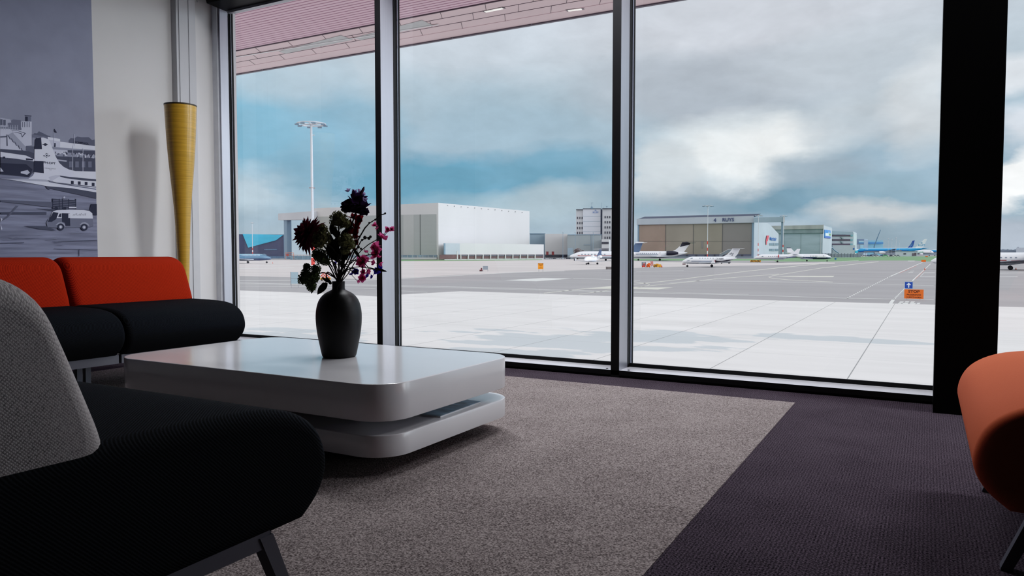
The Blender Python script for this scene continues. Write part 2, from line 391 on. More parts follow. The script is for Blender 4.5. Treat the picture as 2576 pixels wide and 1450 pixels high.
# fill panels added out of view on the ceiling, brightening rug and table
for i, x in enumerate((-2.75, -1.1, 1.2)):
    t = thing('fill_panel', ['added fill light panel over the red and charcoal seats', 'added fill light panel over the white table', 'added fill light panel over the coral chair'][i], 'fill light', (x, 3.86, CEIL-.012))
    MB().box(-.62,.62,-.17,.17,0,.012).build('frame', TRUNK, t)
    MB().box(-.6,.6,-.15,.15,-.004,0).build('diffuser', mat('fill_diffuser', (240,240,240), .4, emit=1.5), t)
    ld = bpy.data.lights.new('fill_lamp', 'AREA'); ld.shape = 'RECTANGLE'; ld.size = 1.2; ld.size_y = .3; ld.energy = FILL; ld.color = (.95,.97,1.0)
    lo = bpy.data.objects.new('fill_lamp', ld); COL.objects.link(lo); lo.parent = t; lo.location = (0,0,-.01)
# ------------------------------------------------------------------ seating modules
SEATP = [(-.30,.20),(.40,.212),(.405,.213),(.45,.25),(.474,.30),(.468,.35),(.445,.395),(.40,.428),(.34,.448),(.24,.458),(.0,.462),(-.28,.462),(-.30,.45)]
BACKP = [(-.30,.40),(-.01,.40),(.004,.42),(.0,.462),(-.025,.53),(-.055,.61),(-.082,.675),(-.115,.708),(-.165,.727),(-.21,.73),(-.26,.715),(-.285,.68),(-.295,.62),(-.30,.55)]
def smooth_profile(p, it=2):
    return chaikin([Vector((a,b,0)) for a,b in p], it, True)
def extrude_soft(prof, w, r=.035, m=0, crown=0.0):
    lo = Vector((min(p.x for p in prof), min(p.y for p in prof))); hi = Vector((max(p.x for p in prof), max(p.y for p in prof))); ce = (lo+hi)/2; ha = (hi-lo)/2
    rings = []; K = 6
    sl = [(-w/2 + r*(1-math.cos(math.pi/2*k/K)), r*(1-math.sin(math.pi/2*k/K))) for k in range(K+1)]
    sl += [(-w/4, 0), (0, 0), (w/4, 0)] + [(-a, b) for a, b in sl[::-1]]
    for x, ins in sl: rings.append([Vector((x, ce.x+(p.x-ce.x)*(1-ins/ha.x), ce.y+(p.y-ce.y)*(1-ins/ha.y))) for p in prof])
    return MB().rings(rings, m)
FRAME = mat('grey_powder_coat', (112,112,120), .45, .2, .04)
def make_module(name, label, cat, w, loc, rz, seat_m, back_m, group=None, inset=False, leg_in=(.02,.02)):
    t = thing(name, label, cat, loc, rz, group)
    extrude_soft(smooth_profile(SEATP), w, .03).build('seat', seat_m, t, angle=60)
    extrude_soft(smooth_profile(BACKP), w-.01, .045).build('backrest', back_m, t, angle=60)
    f = MB(); hw = w/2
    li = {-1: leg_in[0], 1: leg_in[1]}
    for s in (-1, 1): f.box(s*(hw-li[s])-.012, s*(hw-li[s])+.012, -.26, .31, .188, .222)
    f.box(-hw+(.004 if inset else li[-1]), hw-(.004 if inset else li[1]), *((.375,.40) if inset else (.30, .325)), .168 if inset else .188, .214); f.box(-hw+li[-1], hw-li[1], -.27, -.245, .188, .222)
    f.build('frame', FRAME, t)
    for s in (-1, 1):
        for y0, y1 in (((.06, .06), (-.25, -.26)) if inset else ((.30, .385), (-.25, -.33))):
            x0 = s*(hw-li[s]); a = .015
            MB().rings([[Vector((x0-a, y0-.016, .212)), Vector((x0+a, y0-.016, .212)), Vector((x0+a, y0+.016, .212)), Vector((x0-a, y0+.016, .212))],
                        [Vector((x0-a, y1-.012, .006)), Vector((x0+a, y1-.012, .006)), Vector((x0+a, y1+.012, .006)), Vector((x0-a, y1+.012, .006))],
                        [Vector((x0-a, y1-.012, .0)), Vector((x0+a, y1-.012, .0)), Vector((x0+a, y1+.012, .0)), Vector((x0-a, y1+.012, .0))]]).build('leg', FRAME, t)
    return t
CHARC = fabric('charcoal_twill', (16,18,21), (34,37,42), 560, mott=.6, strength=.35)
REDF = fabric('red_twill', (126,36,21), (172,54,30), 500, mott=.6, strength=.3)
GREYF = fabric('grey_melange', (92,89,90), (174,168,167), 820, mott=.9, strength=.2, patch=.6, cross=True)
CORAL = fabric('coral_wool', (186,94,66), (206,112,82), 800, mott=1.2, strength=.05, patch=.5)
HP = math.pi/2
make_module('lounge_chair', 'grey backed charcoal lounge chair in front of the white table', 'chair', .95, (-1.555,.69,0), 0, CHARC, GREYF)
make_module('lounge_chair', 'charcoal lounge seat with red backrest, nearest the window and yellow lamp', 'chair', .78, (-4.12,2.81,0), -HP, CHARC, REDF, 'red and charcoal seats along the wall', True)
make_module('lounge_chair', 'charcoal lounge seat with red backrest, before the printed wall picture', 'chair', .785, (-4.12,2.02,0), -HP, CHARC, REDF, 'red and charcoal seats along the wall', True)
make_module('lounge_chair', 'coral orange lounge chair beside the black column', 'chair', .955, (.567,2.295,0), HP, CORAL, CORAL, leg_in=(.27,.02))

# ------------------------------------------------------------------ coffee table
WHT = mat('white_lacquer', (228,227,230), .17, var=.01, spec=.5, coat=.15)
def rrect(x0, x1, y0, y1, r, n=10):
    out = []
    for cx, cy, a in ((x1-r,y1-r,0),(x0+r,y1-r,90),(x0+r,y0+r,180),(x1-r,y0+r,270)):
        for k in range(n+1):
            t = math.radians(a+90*k/n); out.append((cx+r*math.cos(t), cy+r*math.sin(t)))
    return out
def slab(mb, rect, r, z0, z1, e=.004):
    x0,x1,y0,y1 = rect
    rings = []
    for z, ins in ((z0, e),(z0+e*.3, e*.3),(z0+e,0),(z1-e,0),(z1-e*.3,e*.3),(z1,e)):
        rings.append([Vector((x,y,z)) for x,y in rrect(x0+ins,x1-ins,y0+ins,y1-ins,r-ins)])
    return mb.rings(rings)
tb = thing('coffee_table', 'low square white lacquered coffee table with a lower shelf', 'table', (-2.265,2.345,0))
RC = (-.735,.735,-.44,.44)
slab(MB(), RC, .13, .188, .315).build('tabletop', WHT, tb)
slab(MB(), RC, .13, .066, .142).build('shelf', WHT, tb)
MB().box(-.45,.42,-.2,.2,.142,.188).build('support_block', WHT, tb)
slab(MB(), (-.55,.55,-.27,.27), .06, .006, .066).build('plinth', mat('dark_plinth', (30,30,33), .6), tb)
# magazine on the shelf
c4 = [onz(1060,1044,.146), onz(1108,1049,.146), onz(1209,1012,.146), onz(1160,1006,.146)]
mgz = thing('magazine', 'thin magazine with a pale blue cover lying on the table shelf', 'magazine', (c4[0].x, c4[0].y, .142))
o = Vector((c4[0].x, c4[0].y, .142))
MB().prism([Vector((p.x,p.y,.1425))-o for p in c4], (0,0,.005)).build('pages', mat('paper', (226,228,230), .7), mgz)
def blue_cover():
    m = mat('blue_cover', (150,180,200), .3, var=.6, scale=9, stretch=(1,2.5,1)); return m
MB().prism([Vector((p.x,p.y,.148))-o for p in c4], (0,0,.0006)).build('cover', blue_cover(), mgz)

# ------------------------------------------------------------------ vase
VX, VY, VZ = -2.156, 2.375, .315
VASE = mat('matt_black_ceramic', (9,9,11), .5, var=.2, scale=6, stretch=(1,1,14), bump=.15)
prof = chaikin([Vector((r,z,0)) for r,z in ((.0,.0),(.066,.0),(.071,.006),(.078,.04),(.09,.10),(.0955,.155),(.094,.20),(.083,.24),(.062,.265),(.040,.277),(.0265,.283),(.0258,.295),(.0262,.313),(.0268,.318),(.023,.318),(.021,.29),(.0,.28))], 2)
vs = MB().lathe([(max(p.x,.0005),p.y) for p in prof], n=48).build('vase', VASE, local=None); vs.location = (VX,VY,VZ)
tag(vs, 'matt black rounded vase holding the flowers on the white table', 'vase')

# ------------------------------------------------------------------ flowers
DV = 3.11
STEM = mat('dark_stem', (34,30,26), .8); LEAF = petal('dark_leaf', (26,28,22), .25)
MOUTH = Vector((VX, VY, VZ+.30))
def bend(a, b, s=.03, n=7):
    a, b = Vector(a), Vector(b); side = Vector((R.uniform(-1,1), R.uniform(-1,1), 0))*s
    lo = a + Vector((0,0,.1)); out = []
    for i in range(n):
        t = i/(n-1); p = a.lerp(b, t) + side*math.sin(math.pi*t)
        out.append(p + Vector((0,0,.035*math.sin(math.pi*t))))
    return out
def root_at(): # a stem foot inside the vase
    a = R.uniform(0, 6.28); return MOUTH + Vector((.009*math.cos(a), .009*math.sin(a), -.16))
def leafshape(mb, base, d, nrm, L, W, m=0, curl=.15, n=5):
    d = Vector(d).normalized(); nrm = Vector(nrm); s = d.cross(nrm)
    if s.length < .01: s = d.orthogonal()
    s.normalize(); up = s.cross(d).normalized(); prev = None
    for i in range(n+1):
        t = i/n; w = W*math.sin(math.pi*min(1, t*.93+.07))**.8 * (1-.15*t) * .5
        if i == n: w = W*.03
        c = Vector(base) + d*L*t + up*curl*L*t*t
        cur = (c - s*w + up*w*.25, c, c + s*w + up*w*.25)
        if prev: mb.face([prev[0], prev[1], cur[1], cur[0]], m); mb.face([prev[1], prev[2], cur[2], cur[1]], m)
        prev = cur
BQ = 'flowers of the bouquet in the black vase'
def stem_of(t, target, r=.0028):
    a = root_at(); path = [a, MOUTH + (a-MOUTH)*.05*Vector((1,1,0)).length] 
    top = Vector((MOUTH.x + (a.x-MOUTH.x)*.8, MOUTH.y+(a.y-MOUTH.y)*.8, MOUTH.z+.02))
    path = [a] + bend(top, target, .02)
    MB().tube(path, [r]*len(path), 6).build('stem', STEM, t)
    return path
# dahlia
dc = at(774,590,DV-.03)
t = thing('dahlia', 'dark maroon spiky dahlia at the side of the bouquet', 'flower', (0,0,0), group=BQ)
stem_of(t, dc, .0035)
mb = MB(); ax = Vector((-.75,-.35,.35)).normalized(); u = ax.orthogonal().normalized(); v = ax.cross(u)
for lay in range(8):
    sp = -.45 + lay*.21; cnt = 19 - lay
    for k in range(cnt):
        a = 2*math.pi*(k + .5*(lay%2))/cnt + R.uniform(-.08,.08)
        rad = u*math.cos(a) + v*math.sin(a)
        d = rad*math.cos(sp*1.05) + ax*math.sin(sp*1.05)
        leafshape(mb, dc + d*.008, d, ax, (.080 - lay*.005)*R.uniform(.88,1.1), .03, 0, R.uniform(-.1,.12))
mb.sphere(dc, .02, m=0); mb.build('bloom', petal('maroon_petal', (86,26,46), .35), t)
# hydrangea / guelder heads
HYD = petal('olive_floret', (112,112,84), .3, .5); HYG = petal('green_floret', (78,88,60), .3, .5)
def hydr(cs, label, m):
    t = thing('hydrangea', label, 'flower', (0,0,0), group=BQ)
    stem_of(t, at(cs[0][0], cs[0][1]+8, DV+cs[0][3]))
    mb = MB()
    for px, py, r, dd in cs:
        c = at(px, py, DV+dd); rr = r*DV/F
        mb.sphere(c, rr*.72, n=10, h=7, m=0, jit=.08)
        n = max(30, int(95*(r/24)**2))
        for k in range(n):
            z = 1-2*(k+.5)/n; q = math.sqrt(1-z*z); a = k*2.39996
            d = Vector((q*math.cos(a), q*math.sin(a), z)); d = (d + Vector((R.uniform(-.2,.2),R.uniform(-.2,.2),R.uniform(-.2,.2)))).normalized()
            p = c + d*rr*R.uniform(.72,1.02); uu = d.orthogonal().normalized(); vv = d.cross(uu); a0 = R.uniform(0,1.6)
            for j in range(4):
                aa = a0 + j*math.pi/2; dr = uu*math.cos(aa)+vv*math.sin(aa)
                s2 = d.cross(dr); L = .0085*R.uniform(.8,1.25)
                mb.face([p, p+dr*L*.6+s2*L*.45+d*.001, p+dr*L+d*.003, p+dr*L*.6-s2*L*.45+d*.001], 0)
    mb.build('bloom', m, t); return t
hydr([(852,553,23,-.04),(868,562,12,-.05)], 'pale green hydrangea head highest in the bouquet', HYD)
hydr([(810,600,22,-.07),(813,577,11,-.07),(800,612,14,-.08)], 'olive green hydrangea head beside the maroon dahlia', HYD)
hydr([(808,648,19,-.05),(797,640,13,-.05),(818,655,12,-.05)], 'olive hydrangea head under the dahlia, second lowest of its kind', HYG)
hydr([(871,608,20,-.07),(868,630,11,-.07),(880,616,13,-.07)], 'yellow green hydrangea head below the dark red blossoms', HYD)
hydr([(778,700,21,-.06),(762,703,13,-.06),(772,672,8,-.04),(795,678,12,-.05),(783,720,13,-.06),(768,688,10,-.05),(792,697,13,-.06)], 'loose drooping green hydrangea lowest in the bouquet', HYG)
# ruffled blossom helper
def blossom(mb, c, r, m=0, n=9, face=None):
    f = face or Vector((R.uniform(-1,1),R.uniform(-1,.3),R.uniform(-.3,1))).normalized()
    uu = f.orthogonal().normalized(); vv = f.cross(uu)
    for k in range(n):
        a = 2*math.pi*k/n + R.uniform(-.2,.2); tilt = R.uniform(.1,.9)
        d = (uu*math.cos(a)+vv*math.sin(a))*math.cos(tilt)+f*math.sin(tilt)
        leafshape(mb, Vector(c)-f*r*.25, d, f, r*1.15*R.uniform(.85,1.1), r*.95, m, R.uniform(-.1,.45), 4)
PUR = petal('deep_purple_petal', (52,32,62), .4); PURL = petal('pale_violet_petal', (150,138,172), .55); RED = petal('wine_red_petal', (100,16,32), .45)
t = thing('gladiolus', 'tall dark purple gladiolus spike at the top of the bouquet', 'flower', (0,0,0), group=BQ)
stem_of(t, at(905,512,DV), .0035)
for px, py, r in ((893,500,20),(907,505,20),(880,512,18),(872,524,16),(915,520,18),(898,521,22),(887,531,19),(906,534,18),(866,517,11),(919,533,12),(884,506,16),(902,512,18)): mb = MB(); blossom(mb, at(px,py,DV+R.uniform(-.03,.03)), r*DV/F); mb.build('blossom', PUR, t)
for px, py, r, f in ((877,480,9,(-.3,-1,.5)),(893,487,13,(0,-1,.6)),(915,490,10,(.5,-1,.3)),(905,482,8,(.2,-1,.4)),(917,503,8,(.6,-.6,.2))): mb = MB(); blossom(mb, at(px,py,DV+.01), r*DV/F, 0, 4, Vector(f).normalized()); mb.build('tip_petals', PURL, t)
MB().tube([at(903,498,DV), at(908,488,DV), at(914,476,DV), at(916,470,DV)], [.006,.007,.006,.002], 6).build('bud', petal('violet_bud',(110,80,100),.3), t)
t = thing('snapdragon', 'wine red blossoms below the purple spike, beside a yellow green head', 'flower', (0,0,0), group=BQ)
stem_of(t, at(895,580,DV+.03))
for px, py, r in ((890,548,15),(903,553,13),(882,560,13),(893,570,14),(898,585,16),(885,585,14),(893,598,13),(880,575,12),(896,610,9),(890,625,9),(880,640,9),(907,549,10),(876,565,12)): mb = MB(); blossom(mb, at(px,py,DV+.03+R.uniform(-.03,.03)), r*DV/F); mb.build('blossom', RED, t)
# pink blossoms on thin stems
PINK = petal('pink_petal', (196,96,142), .6, .3)
def pinks(label, cs, name='sweet_pea', m=PINK):
    t = thing(name, label, 'flower', (0,0,0), group=BQ)
    ctr = at(cs[0][0], cs[0][1], DV+.02); pth = stem_of(t, ctr, .002)
    for px, py, r in cs:
        sb = MB(); mb = MB(); c = at(px, py, DV+.02+R.uniform(-.02,.02)); blossom(mb, c, r*1.4*DV/F, 0, 7)
        q = min(pth[3:], key=lambda p: (p-c).length)
        sb.tube([q, q.lerp(c,.5)+Vector((0,0,.004)), c], [.0014,.0012,.001], 5)
        b_ = mb.build('blossom', m, t); sb.build('stalk', STEM, b_)
pinks('pink sweet pea highest on its thin stalk, against the mullion', [(963,597,11),(976,577,7),(986,577,6),(943,567,6),(949,575,5),(970,601,7)])
pinks('pink sweet pea spray halfway up, beside the mullion', [(946,641,12),(945,617,10),(938,622,7),(951,628,9),(920,634,6),(950,645,8)])
pinks('pink sweet pea spray lowest in the bouquet, nodding above the table', [(911,658,13),(918,651,9),(912,700,9),(914,686,7),(925,684,7),(900,709,5),(941,661,8),(955,665,7),(907,668,9)])
pinks('small blue violet blossoms low in the bouquet among the pink ones', [(949,681,8),(955,675,6),(925,695,6),(936,697,5),(895,683,7),(885,690,6),(843,664,5)], 'larkspur', petal('blue_violet_petal', (64,52,150), .6))
# bare twigs
t = thing('twig', 'long bare dark twig reaching out of the bouquet past the mullion', 'twig', (0,0,0))
pts = [(850,720),(868,670),(893,620),(905,596),(918,574),(929,562),(945,552),(958,541),(969,538)]
MB().tube([MOUTH+Vector((.005,0,-.15))]+[at(x,y,DV+.02) for x,y in pts], [.003]*6+[.0022,.002,.002,.0026], 6).build('stem', STEM, t)
for x, y in ((969,537),(929,561),(905,596),(944,553)): mb = MB(); mb.sphere(at(x,y,DV+.02), .0045, n=6, h=5); mb.build('bud', STEM, t)
t = thing('twig', 'short budded twig in the bouquet below the long bare one', 'twig', (0,0,0))
pts = [(852,720),(872,680),(890,636),(900,622),(908,607),(918,600),(930,597)]
MB().tube([MOUTH+Vector((-.005,.004,-.15))]+[at(x,y,DV+.0) for x,y in pts], [.003]*5+[.0022]*3, 6).build('stem', STEM, t)
for x, y, r in ((918,598,.008),(928,600,.007),(932,596,.006),(911,604,.005),(908,626,.005),(902,622,.006)): mb = MB(); mb.sphere(at(x,y,DV), r, n=6, h=5); mb.build('bud', STEM, t)
t = thing('twig', 'dark leafy stem leaning low across the pink blossoms', 'twig', (0,0,0))
pts = [(848,722),(875,690),(893,660),(905,648),(925,672),(945,678),(971,682)]
MB().tube([MOUTH+Vector((.0,-.005,-.15))]+[at(x,y,DV-.03) for x,y in pts], .002, 6).build('stem', STEM, t)
mb = MB(); leafshape(mb, at(945,676,DV-.03), at(972,684,DV-.03)-at(945,676,DV-.03), (0,-1,.3), .05, .012); mb.build('leaf', LEAF, t); mb = MB()
leafshape(mb, at(905,648,DV-.03), at(890,625,DV-.03)-at(905,648,DV-.03), (0,-1,.3), .05, .015); mb.build('leaf', LEAF, t)
# dark foliage stems
def foliage(label, ls, tgt):
    t = thing('leafy_stem', label, 'foliage', (0,0,0))
    stem_of(t, at(tgt[0], tgt[1], DV+.0))
    for x, y, dx, dy, L, W in ls:
        mb = MB(); b = at(x, y, DV+R.uniform(-.04,.05)); e = at(x+dx, y+dy, DV+R.uniform(-.05,.03))
        leafshape(mb, b, e-b, (R.uniform(-.5,.5),-1,.2), L*DV/F, W*DV/F, 0, R.uniform(-.1,.2)); mb.build('leaf', LEAF, t)
foliage('broad dark leaves filling the middle of the bouquet', [(850,660,-6,-40,52,30),(845,640,14,-40,50,30),(858,650,-20,-26,44,28),(840,655,10,-30,44,30),(862,640,6,-40,50,30),(850,600,-12,-40,40,22),(835,640,8,-50,44,24),(842,560,-6,-30,28,14),(870,655,16,-30,40,24),(848,630,4,-44,50,34),(856,668,22,-16,36,22),(838,672,-16,-20,32,20),(850,625,16,-30,44,34),(838,620,-8,-34,44,32),(862,610,8,-30,36,24),(845,650,-10,-30,52,38),(860,655,14,-34,50,34),(835,590,4,-26,34,20),(870,600,6,-28,32,20)], (850,640))
foliage('dark toothed leaves hanging over the shoulder of the black vase', [(822,712,-18,24,40,20),(828,706,-20,-6,30,18),(812,712,-4,28,34,20),(792,722,-8,16,20,10),(835,712,-14,-14,30,20)], (822,705))
# bundle of thin stems in the neck
t = thing('leafy_stem', 'slim bare side shoots fanning out just above the vase neck', 'foliage', (0,0,0))
for x, y in ((822,668),(830,660),(838,665),(866,672),(876,668),(884,676),(892,688),(902,684)):
    MB().tube([MOUTH+Vector((R.uniform(-.01,.01),R.uniform(-.01,.01),-.12))]+bend(MOUTH+Vector((R.uniform(-.012,.012),R.uniform(-.01,.01),.01)), at(x,y,DV+R.uniform(-.03,.03)), .008), .002, 5).build('stem', STEM, t)

# ------------------------------------------------------------------ yellow cone lamp
lp = thing('floor_lamp', 'tall yellow cone-shaped floor lamp with fine horizontal threads in the corner', 'lamp', (-4.85, 3.668, 0))
def lamp_mat():
    m = mat('yellow_threads', (206,164,72), .28, var=.22, scale=7, stretch=(.6,.6,60), spec=.5, coat=.4); return m
pr = chaikin([Vector((r,z,0)) for r,z in ((.11,.02),(.06,.05),(.036,.2),(.034,.45),(.043,.74),(.058,1.08),(.078,1.3),(.095,1.5),(.106,1.7),(.112,1.84))], 2)
MB().lathe([(p.x,p.y) for p in pr], n=48, cap=False).build('lamp_shade', lamp_mat(), lp)
MB().lathe([(.113,1.838),(.114,1.848),(.108,1.848),(.106,1.838)], n=48).build('rim', mat('lamp_rim', (70,62,48), .4), lp)
MB().lathe([(.12,0),(.12,.015),(.1,.022)], n=40).build('base', mat('lamp_base', (60,60,62), .4, .5), lp)
# ------------------------------------------------------------------ printed wall picture (flat, on the left wall)
def tone(v, warm=0): # seen grey -> paper reflectance under the wall's light
    k = .88
    return mat('print_tone_%d' % v, tuple(l*k/.40 for l in lin((v-3, v, v+15))), .75, var=.05, scale=6, linear=True)
TONES = [40, 62, 76, 90, 100, 112, 122, 135, 150, 166]
TM = [tone(v) for v in TONES]
STREAK = mat('print_ground', tuple(l*.88/.40 for l in lin((97,100,117))), .75, var=.3, scale=5, stretch=(1,.5,9), linear=True); TM.append(STREAK)
def ti(v): return min(range(len(TONES)), key=lambda i: abs(TONES[i]-v))
mu = MB(); lay = [0]
YM = 3.257
def mp(cx, cy):
    p = onx(cx/3.72, 260+cy/3.72, XW); p.x = XW + .0021 + .00003*lay[0]; p.y = min(p.y, YM-.001); return p
def mpoly(v, *pts):
    lay[0] += 1; mu.face([mp(*p) for p in pts], 10 if v == 'g' else ti(v))
def mrect(v, x0, y0, x1, y1): mpoly(v, (x0,y0),(x1,y0),(x1,y1),(x0,y1))
def mdisc(v, x, y, r, n=14): mpoly(v, *[(x+r*math.cos(2*math.pi*k/n), y+r*math.sin(2*math.pi*k/n)) for k in range(n)])
YM = 3.257; mu.box(XW, XW+.002, .4, YM, .35, CEIL-.02, ti(112))
a = mp(-600, 690); 
mu.face([(XW+.00211,.4,.352),(XW+.00211,YM,.352),(XW+.00211,YM,mp(900,690).z),(XW+.00211,.4,a.z)], 10)
lay[0] = 3
mpoly(76, (300,300),(320,280),(345,282),(362,262),(400,280),(440,300),(470,310),(470,345),(300,345))
mpoly(76, (640,350),(660,325),(690,330),(720,312),(760,318),(830,318),(860,345),(886,340),(888,420),(640,420))
mpoly(150, (0,235),(110,245),(200,250),(200,170),(295,172),(297,392),(240,400),(240,440),(0,440))
mpoly(90, (70,180),(120,152),(193,158),(196,250),(100,245),(70,225))
mpoly(135, (0,135),(95,152),(105,180),(70,185),(70,235),(0,240)); mrect(76, 0,150,22,205); mrect(76, 28,155,52,208)
mpoly(150, (195,172),(232,168),(232,235),(195,230)); mpoly(62, (228,108),(293,116),(292,124),(229,118)); mpoly(90, (232,120),(288,124),(288,170),(232,168)); mpoly(40,(232,124),(258,126),(258,170),(232,168))
for x in (205, 225, 247, 268): mrect(90, x, 175, x+8, 225)
mrect(100, 0, 222, 160, 238)
for x in range(5, 160, 22): mrect(135, x, 205, x+5, 250)
mpoly(62, (105,255),(150,250),(240,280),(205,320),(192,285),(120,270)); mpoly(150, (110,258),(150,254),(228,282),(205,308),(197,280),(120,268))
mpoly(122, (60,300),(118,272),(130,290),(260,430),(225,450)); 
for k in range(5): mpoly(62, (70+k*30,300+k*30),(78+k*30,300+k*30),(98+k*30,338+k*30),(90+k*30,338+k*30))
mpoly(62, (58,296),(66,290),(70,400),(60,400)); mpoly(76, (0,310),(60,305),(60,318),(0,322))
# long terminal roof
mpoly(90, (295,290),(450,318),(450,420),(300,400)); mpoly(112, (300,320),(450,345),(560,365),(560,420),(300,400))
mpoly(166, (445,315),(560,335),(560,362),(445,342)); mpoly(166, (560,360),(890,402),(890,440),(560,415)); mpoly(150,(440,340),(560,358),(560,415),(440,400))
mrect(40, 502, 372, 518, 408)
mpoly(62, (0,428),(310,450),(490,436),(890,445),(890,640),(640,640),(0,620)); mpoly(76, (240,400),(320,405),(320,470),(240,440))
mpoly(150, (490,432),(630,440),(630,475),(500,470)); mpoly(112, (590,455),(890,490),(890,515),(520,495))
rr = random.Random(3)
for k in range(46):
    x = rr.uniform(505, 885); y = 455 + (x-500)*.09 + rr.uniform(-14, 16); mrect(rr.choice((40,150,166,76,135)), x, y, x+rr.uniform(6,14), y+rr.uniform(10,22))
mpoly(135, (530,525),(620,535),(620,548),(540,540))
for x in (640, 700, 760, 820): mrect(90, x, 545, x+34, 600)
for x, y0 in ((500,285),(677,400),(772,420),(692,290)): mpoly(150, (x-2,y0),(x+3,y0),(x+3,y0+ (110 if y0<300 else 225)),(x-2,y0+(110 if y0<300 else 225)))
mpoly(40, (503,240),(508,242),(530,275),(512,275),(503,265))
T = Matrix(((0,0,1,0),(1,0,0,0),(0,1,0,0),(0,0,0,1)))
def mtext(s, cx, cy, size, v, sc=(1,1), bold=0, shear=0):
    lay[0] += 1; p = mp(cx, cy); mu.text(s, size, Matrix.Translation(p) @ T, ti(v), bold=bold, font_scale=sc, shear=shear)
PXM = (mp(10,0)-mp(0,0)).y/10
mtext('SCHIPHOL', 762, 372, 36*PXM, 40, (.95,.9), .0)
# other aircraft behind
mpoly(62, (0,500),(150,505),(312,545),(310,640),(270,690),(0,665)); mpoly(40, (0,560),(240,570),(300,620),(270,690),(0,660)); mpoly(166, (0,455),(240,490),(315,525),(315,545),(150,520),(0,505))
mtext('KLM', 88, 521, 22*PXM, 40, (1.2,1)); mrect(40, 20,500,45,518); mpoly(40,(238,515),(305,522),(305,537),(238,532)); mpoly(150,(190,640),(255,625),(275,650),(250,670),(190,655)); mpoly(150,(0,600),(30,640),(0,640))
# main aircraft: tail, fuselage, wing
mpoly(166, (322,345),(345,322),(400,321),(440,335),(462,358),(478,400),(495,445),(520,505),(552,560),(590,595),(640,620),(700,635),(895,640),(895,800),(560,752),(450,722),(262,706),(300,680),(315,655),(318,480))
mpoly(40, (322,345),(335,326),(380,321),(389,430),(319,430)); mpoly(40, (316,540),(402,543),(406,655),(308,645))
mdisc(40, 420, 387, 14); mrect(40, 393, 383, 442, 389)
lay[0] += 1
for dx, dy, w_, h_ in ((0,0,18,12),(-24,2,14,8),(24,2,14,8),(0,-18,10,8),(-10,-14,6,6),(10,-14,6,6),(0,16,10,8),(-14,10,8,6),(14,10,8,6)): mrect(62, 432+dx-w_/2, 490+dy-h_/2, 432+dx+w_/2, 490+dy+h_/2)
mtext('PH-DPT', 459, 560, 40*PXM, 40, (.92,.75), .03)
mtext('AIRBORNE SUPPORT', 466, 612, 13*PXM, 76, (1,1)); mtext('TEAM', 466, 624, 11*PXM, 76)
mpoly(62, (515,672),(650,690),(895,712),(895,730),(760,722),(600,700)); mpoly(76, (510,740),(895,782),(895,790),(510,748)); mpoly(150, (450,690),(520,672),(560,680),(470,735))
for x, y in ((672,742),(737,748),(801,753),(867,760)): mpoly(40, (x-13,y-16),(x+13,y-15),(x+13,y+15),(x-13,y+14))
mpoly(135, (0,706),(260,706),(430,716),(455,735),(445,742),(130,722)); mpoly(166, (100,716),(430,735),(660,775),(895,812),(897,834),(430,775))
mpoly(62, (420,775),(660,795),(897,835),(897,892),(700,850),(470,800),(455,808),(435,800))
# shadows, cart and van
mpoly(76, (0,905),(490,925),(500,975),(380,965),(230,945),(0,922)); mpoly(62, (0,1020),(430,1018),(430,1042),(0,1040)); mpoly(76, (150,960),(168,962),(70,1070),(0,1110),(0,1095),(55,1065)); mpoly(62, (330,985),(890,1000),(890,1018),(500,1010))
mpoly(150, (0,1070),(20,1085),(8,1105),(0,1110)); mpoly(150, (0,1130),(18,1180),(0,1185))
mpoly(76, (482,890),(560,900),(706,908),(710,985),(495,985)); 
for k in range(5): mpoly(40, (482,897+k*16),(706,912+k*16),(706,918+k*16),(484,903+k*16))
for x in (484,545,575,635,700): mrect(40, x, 895, x+7, 990)
mdisc(40, 520, 985, 18); mdisc(40, 600, 985, 16); mrect(166, 640, 970, 710, 982); mdisc(150, 596, 882, 9); mpoly(90, (580,890),(625,892),(635,908),(585,905))
mpoly(40, (845,945),(902,945),(902,1050),(850,1045),(832,1000)); mpoly(62, (215,1148),(430,1150),(520,1190),(790,1190),(480,1190),(360,1178))
mpoly(90, (428,1120),(445,1085),(475,1075),(640,1072),(862,1078),(868,1150),(820,1162),(520,1165),(440,1160)); mpoly(166, (462,1075),(488,1015),(520,1002),(640,997),(780,1000),(830,1008),(858,1030),(864,1080),(650,1076),(560,1074))
mpoly(40, (462,1075),(492,1018),(542,1026),(520,1085),(480,1110),(440,1110)); mpoly(40, (538,1064),(552,1034),(568,1032),(568,1068)); mpoly(40, (572,1030),(648,1032),(652,1148),(605,1148),(600,1120),(574,1108)); mpoly(166,(634,1034),(648,1034),(648,1074),(634,1074))
mpoly(122, (515,1140),(540,1118),(570,1114),(600,1130),(610,1160),(590,1140),(560,1128),(530,1140)); mpoly(122, (740,1140),(760,1118),(790,1112),(820,1128),(832,1155),(810,1138),(780,1126),(750,1140))
for x, y in ((562,1158),(782,1161)): mdisc(40, x, y, 33, 20); mdisc(122, x, y, 17); mdisc(166, x, y, 8)
for k in range(9): mpoly(62, (675+k*14,1052),(679+k*14,1052),(688+k*14,1040+(k%3)*-5),(684+k*14,1040+(k%3)*-5))
mpoly(90, (500,1358),(908,1368),(908,1374),(500,1364)); mrect(62, 731, 1366, 737, 1430); mpoly(76, (540,1290),(905,1278),(905,1284),(540,1296)); mpoly(76, (0,1305),(220,1300),(220,1308),(0,1313))
for k in range(26):
    x = rr.uniform(0, 880); y = rr.uniform(1190, 1330); mpoly(rr.choice((76,90,112,100)), (x,y),(x+rr.uniform(40,200),y+rr.uniform(-4,6)),(x+rr.uniform(20,60),y+4))
pic = mu.build('wall_picture', TM, smooth=False)
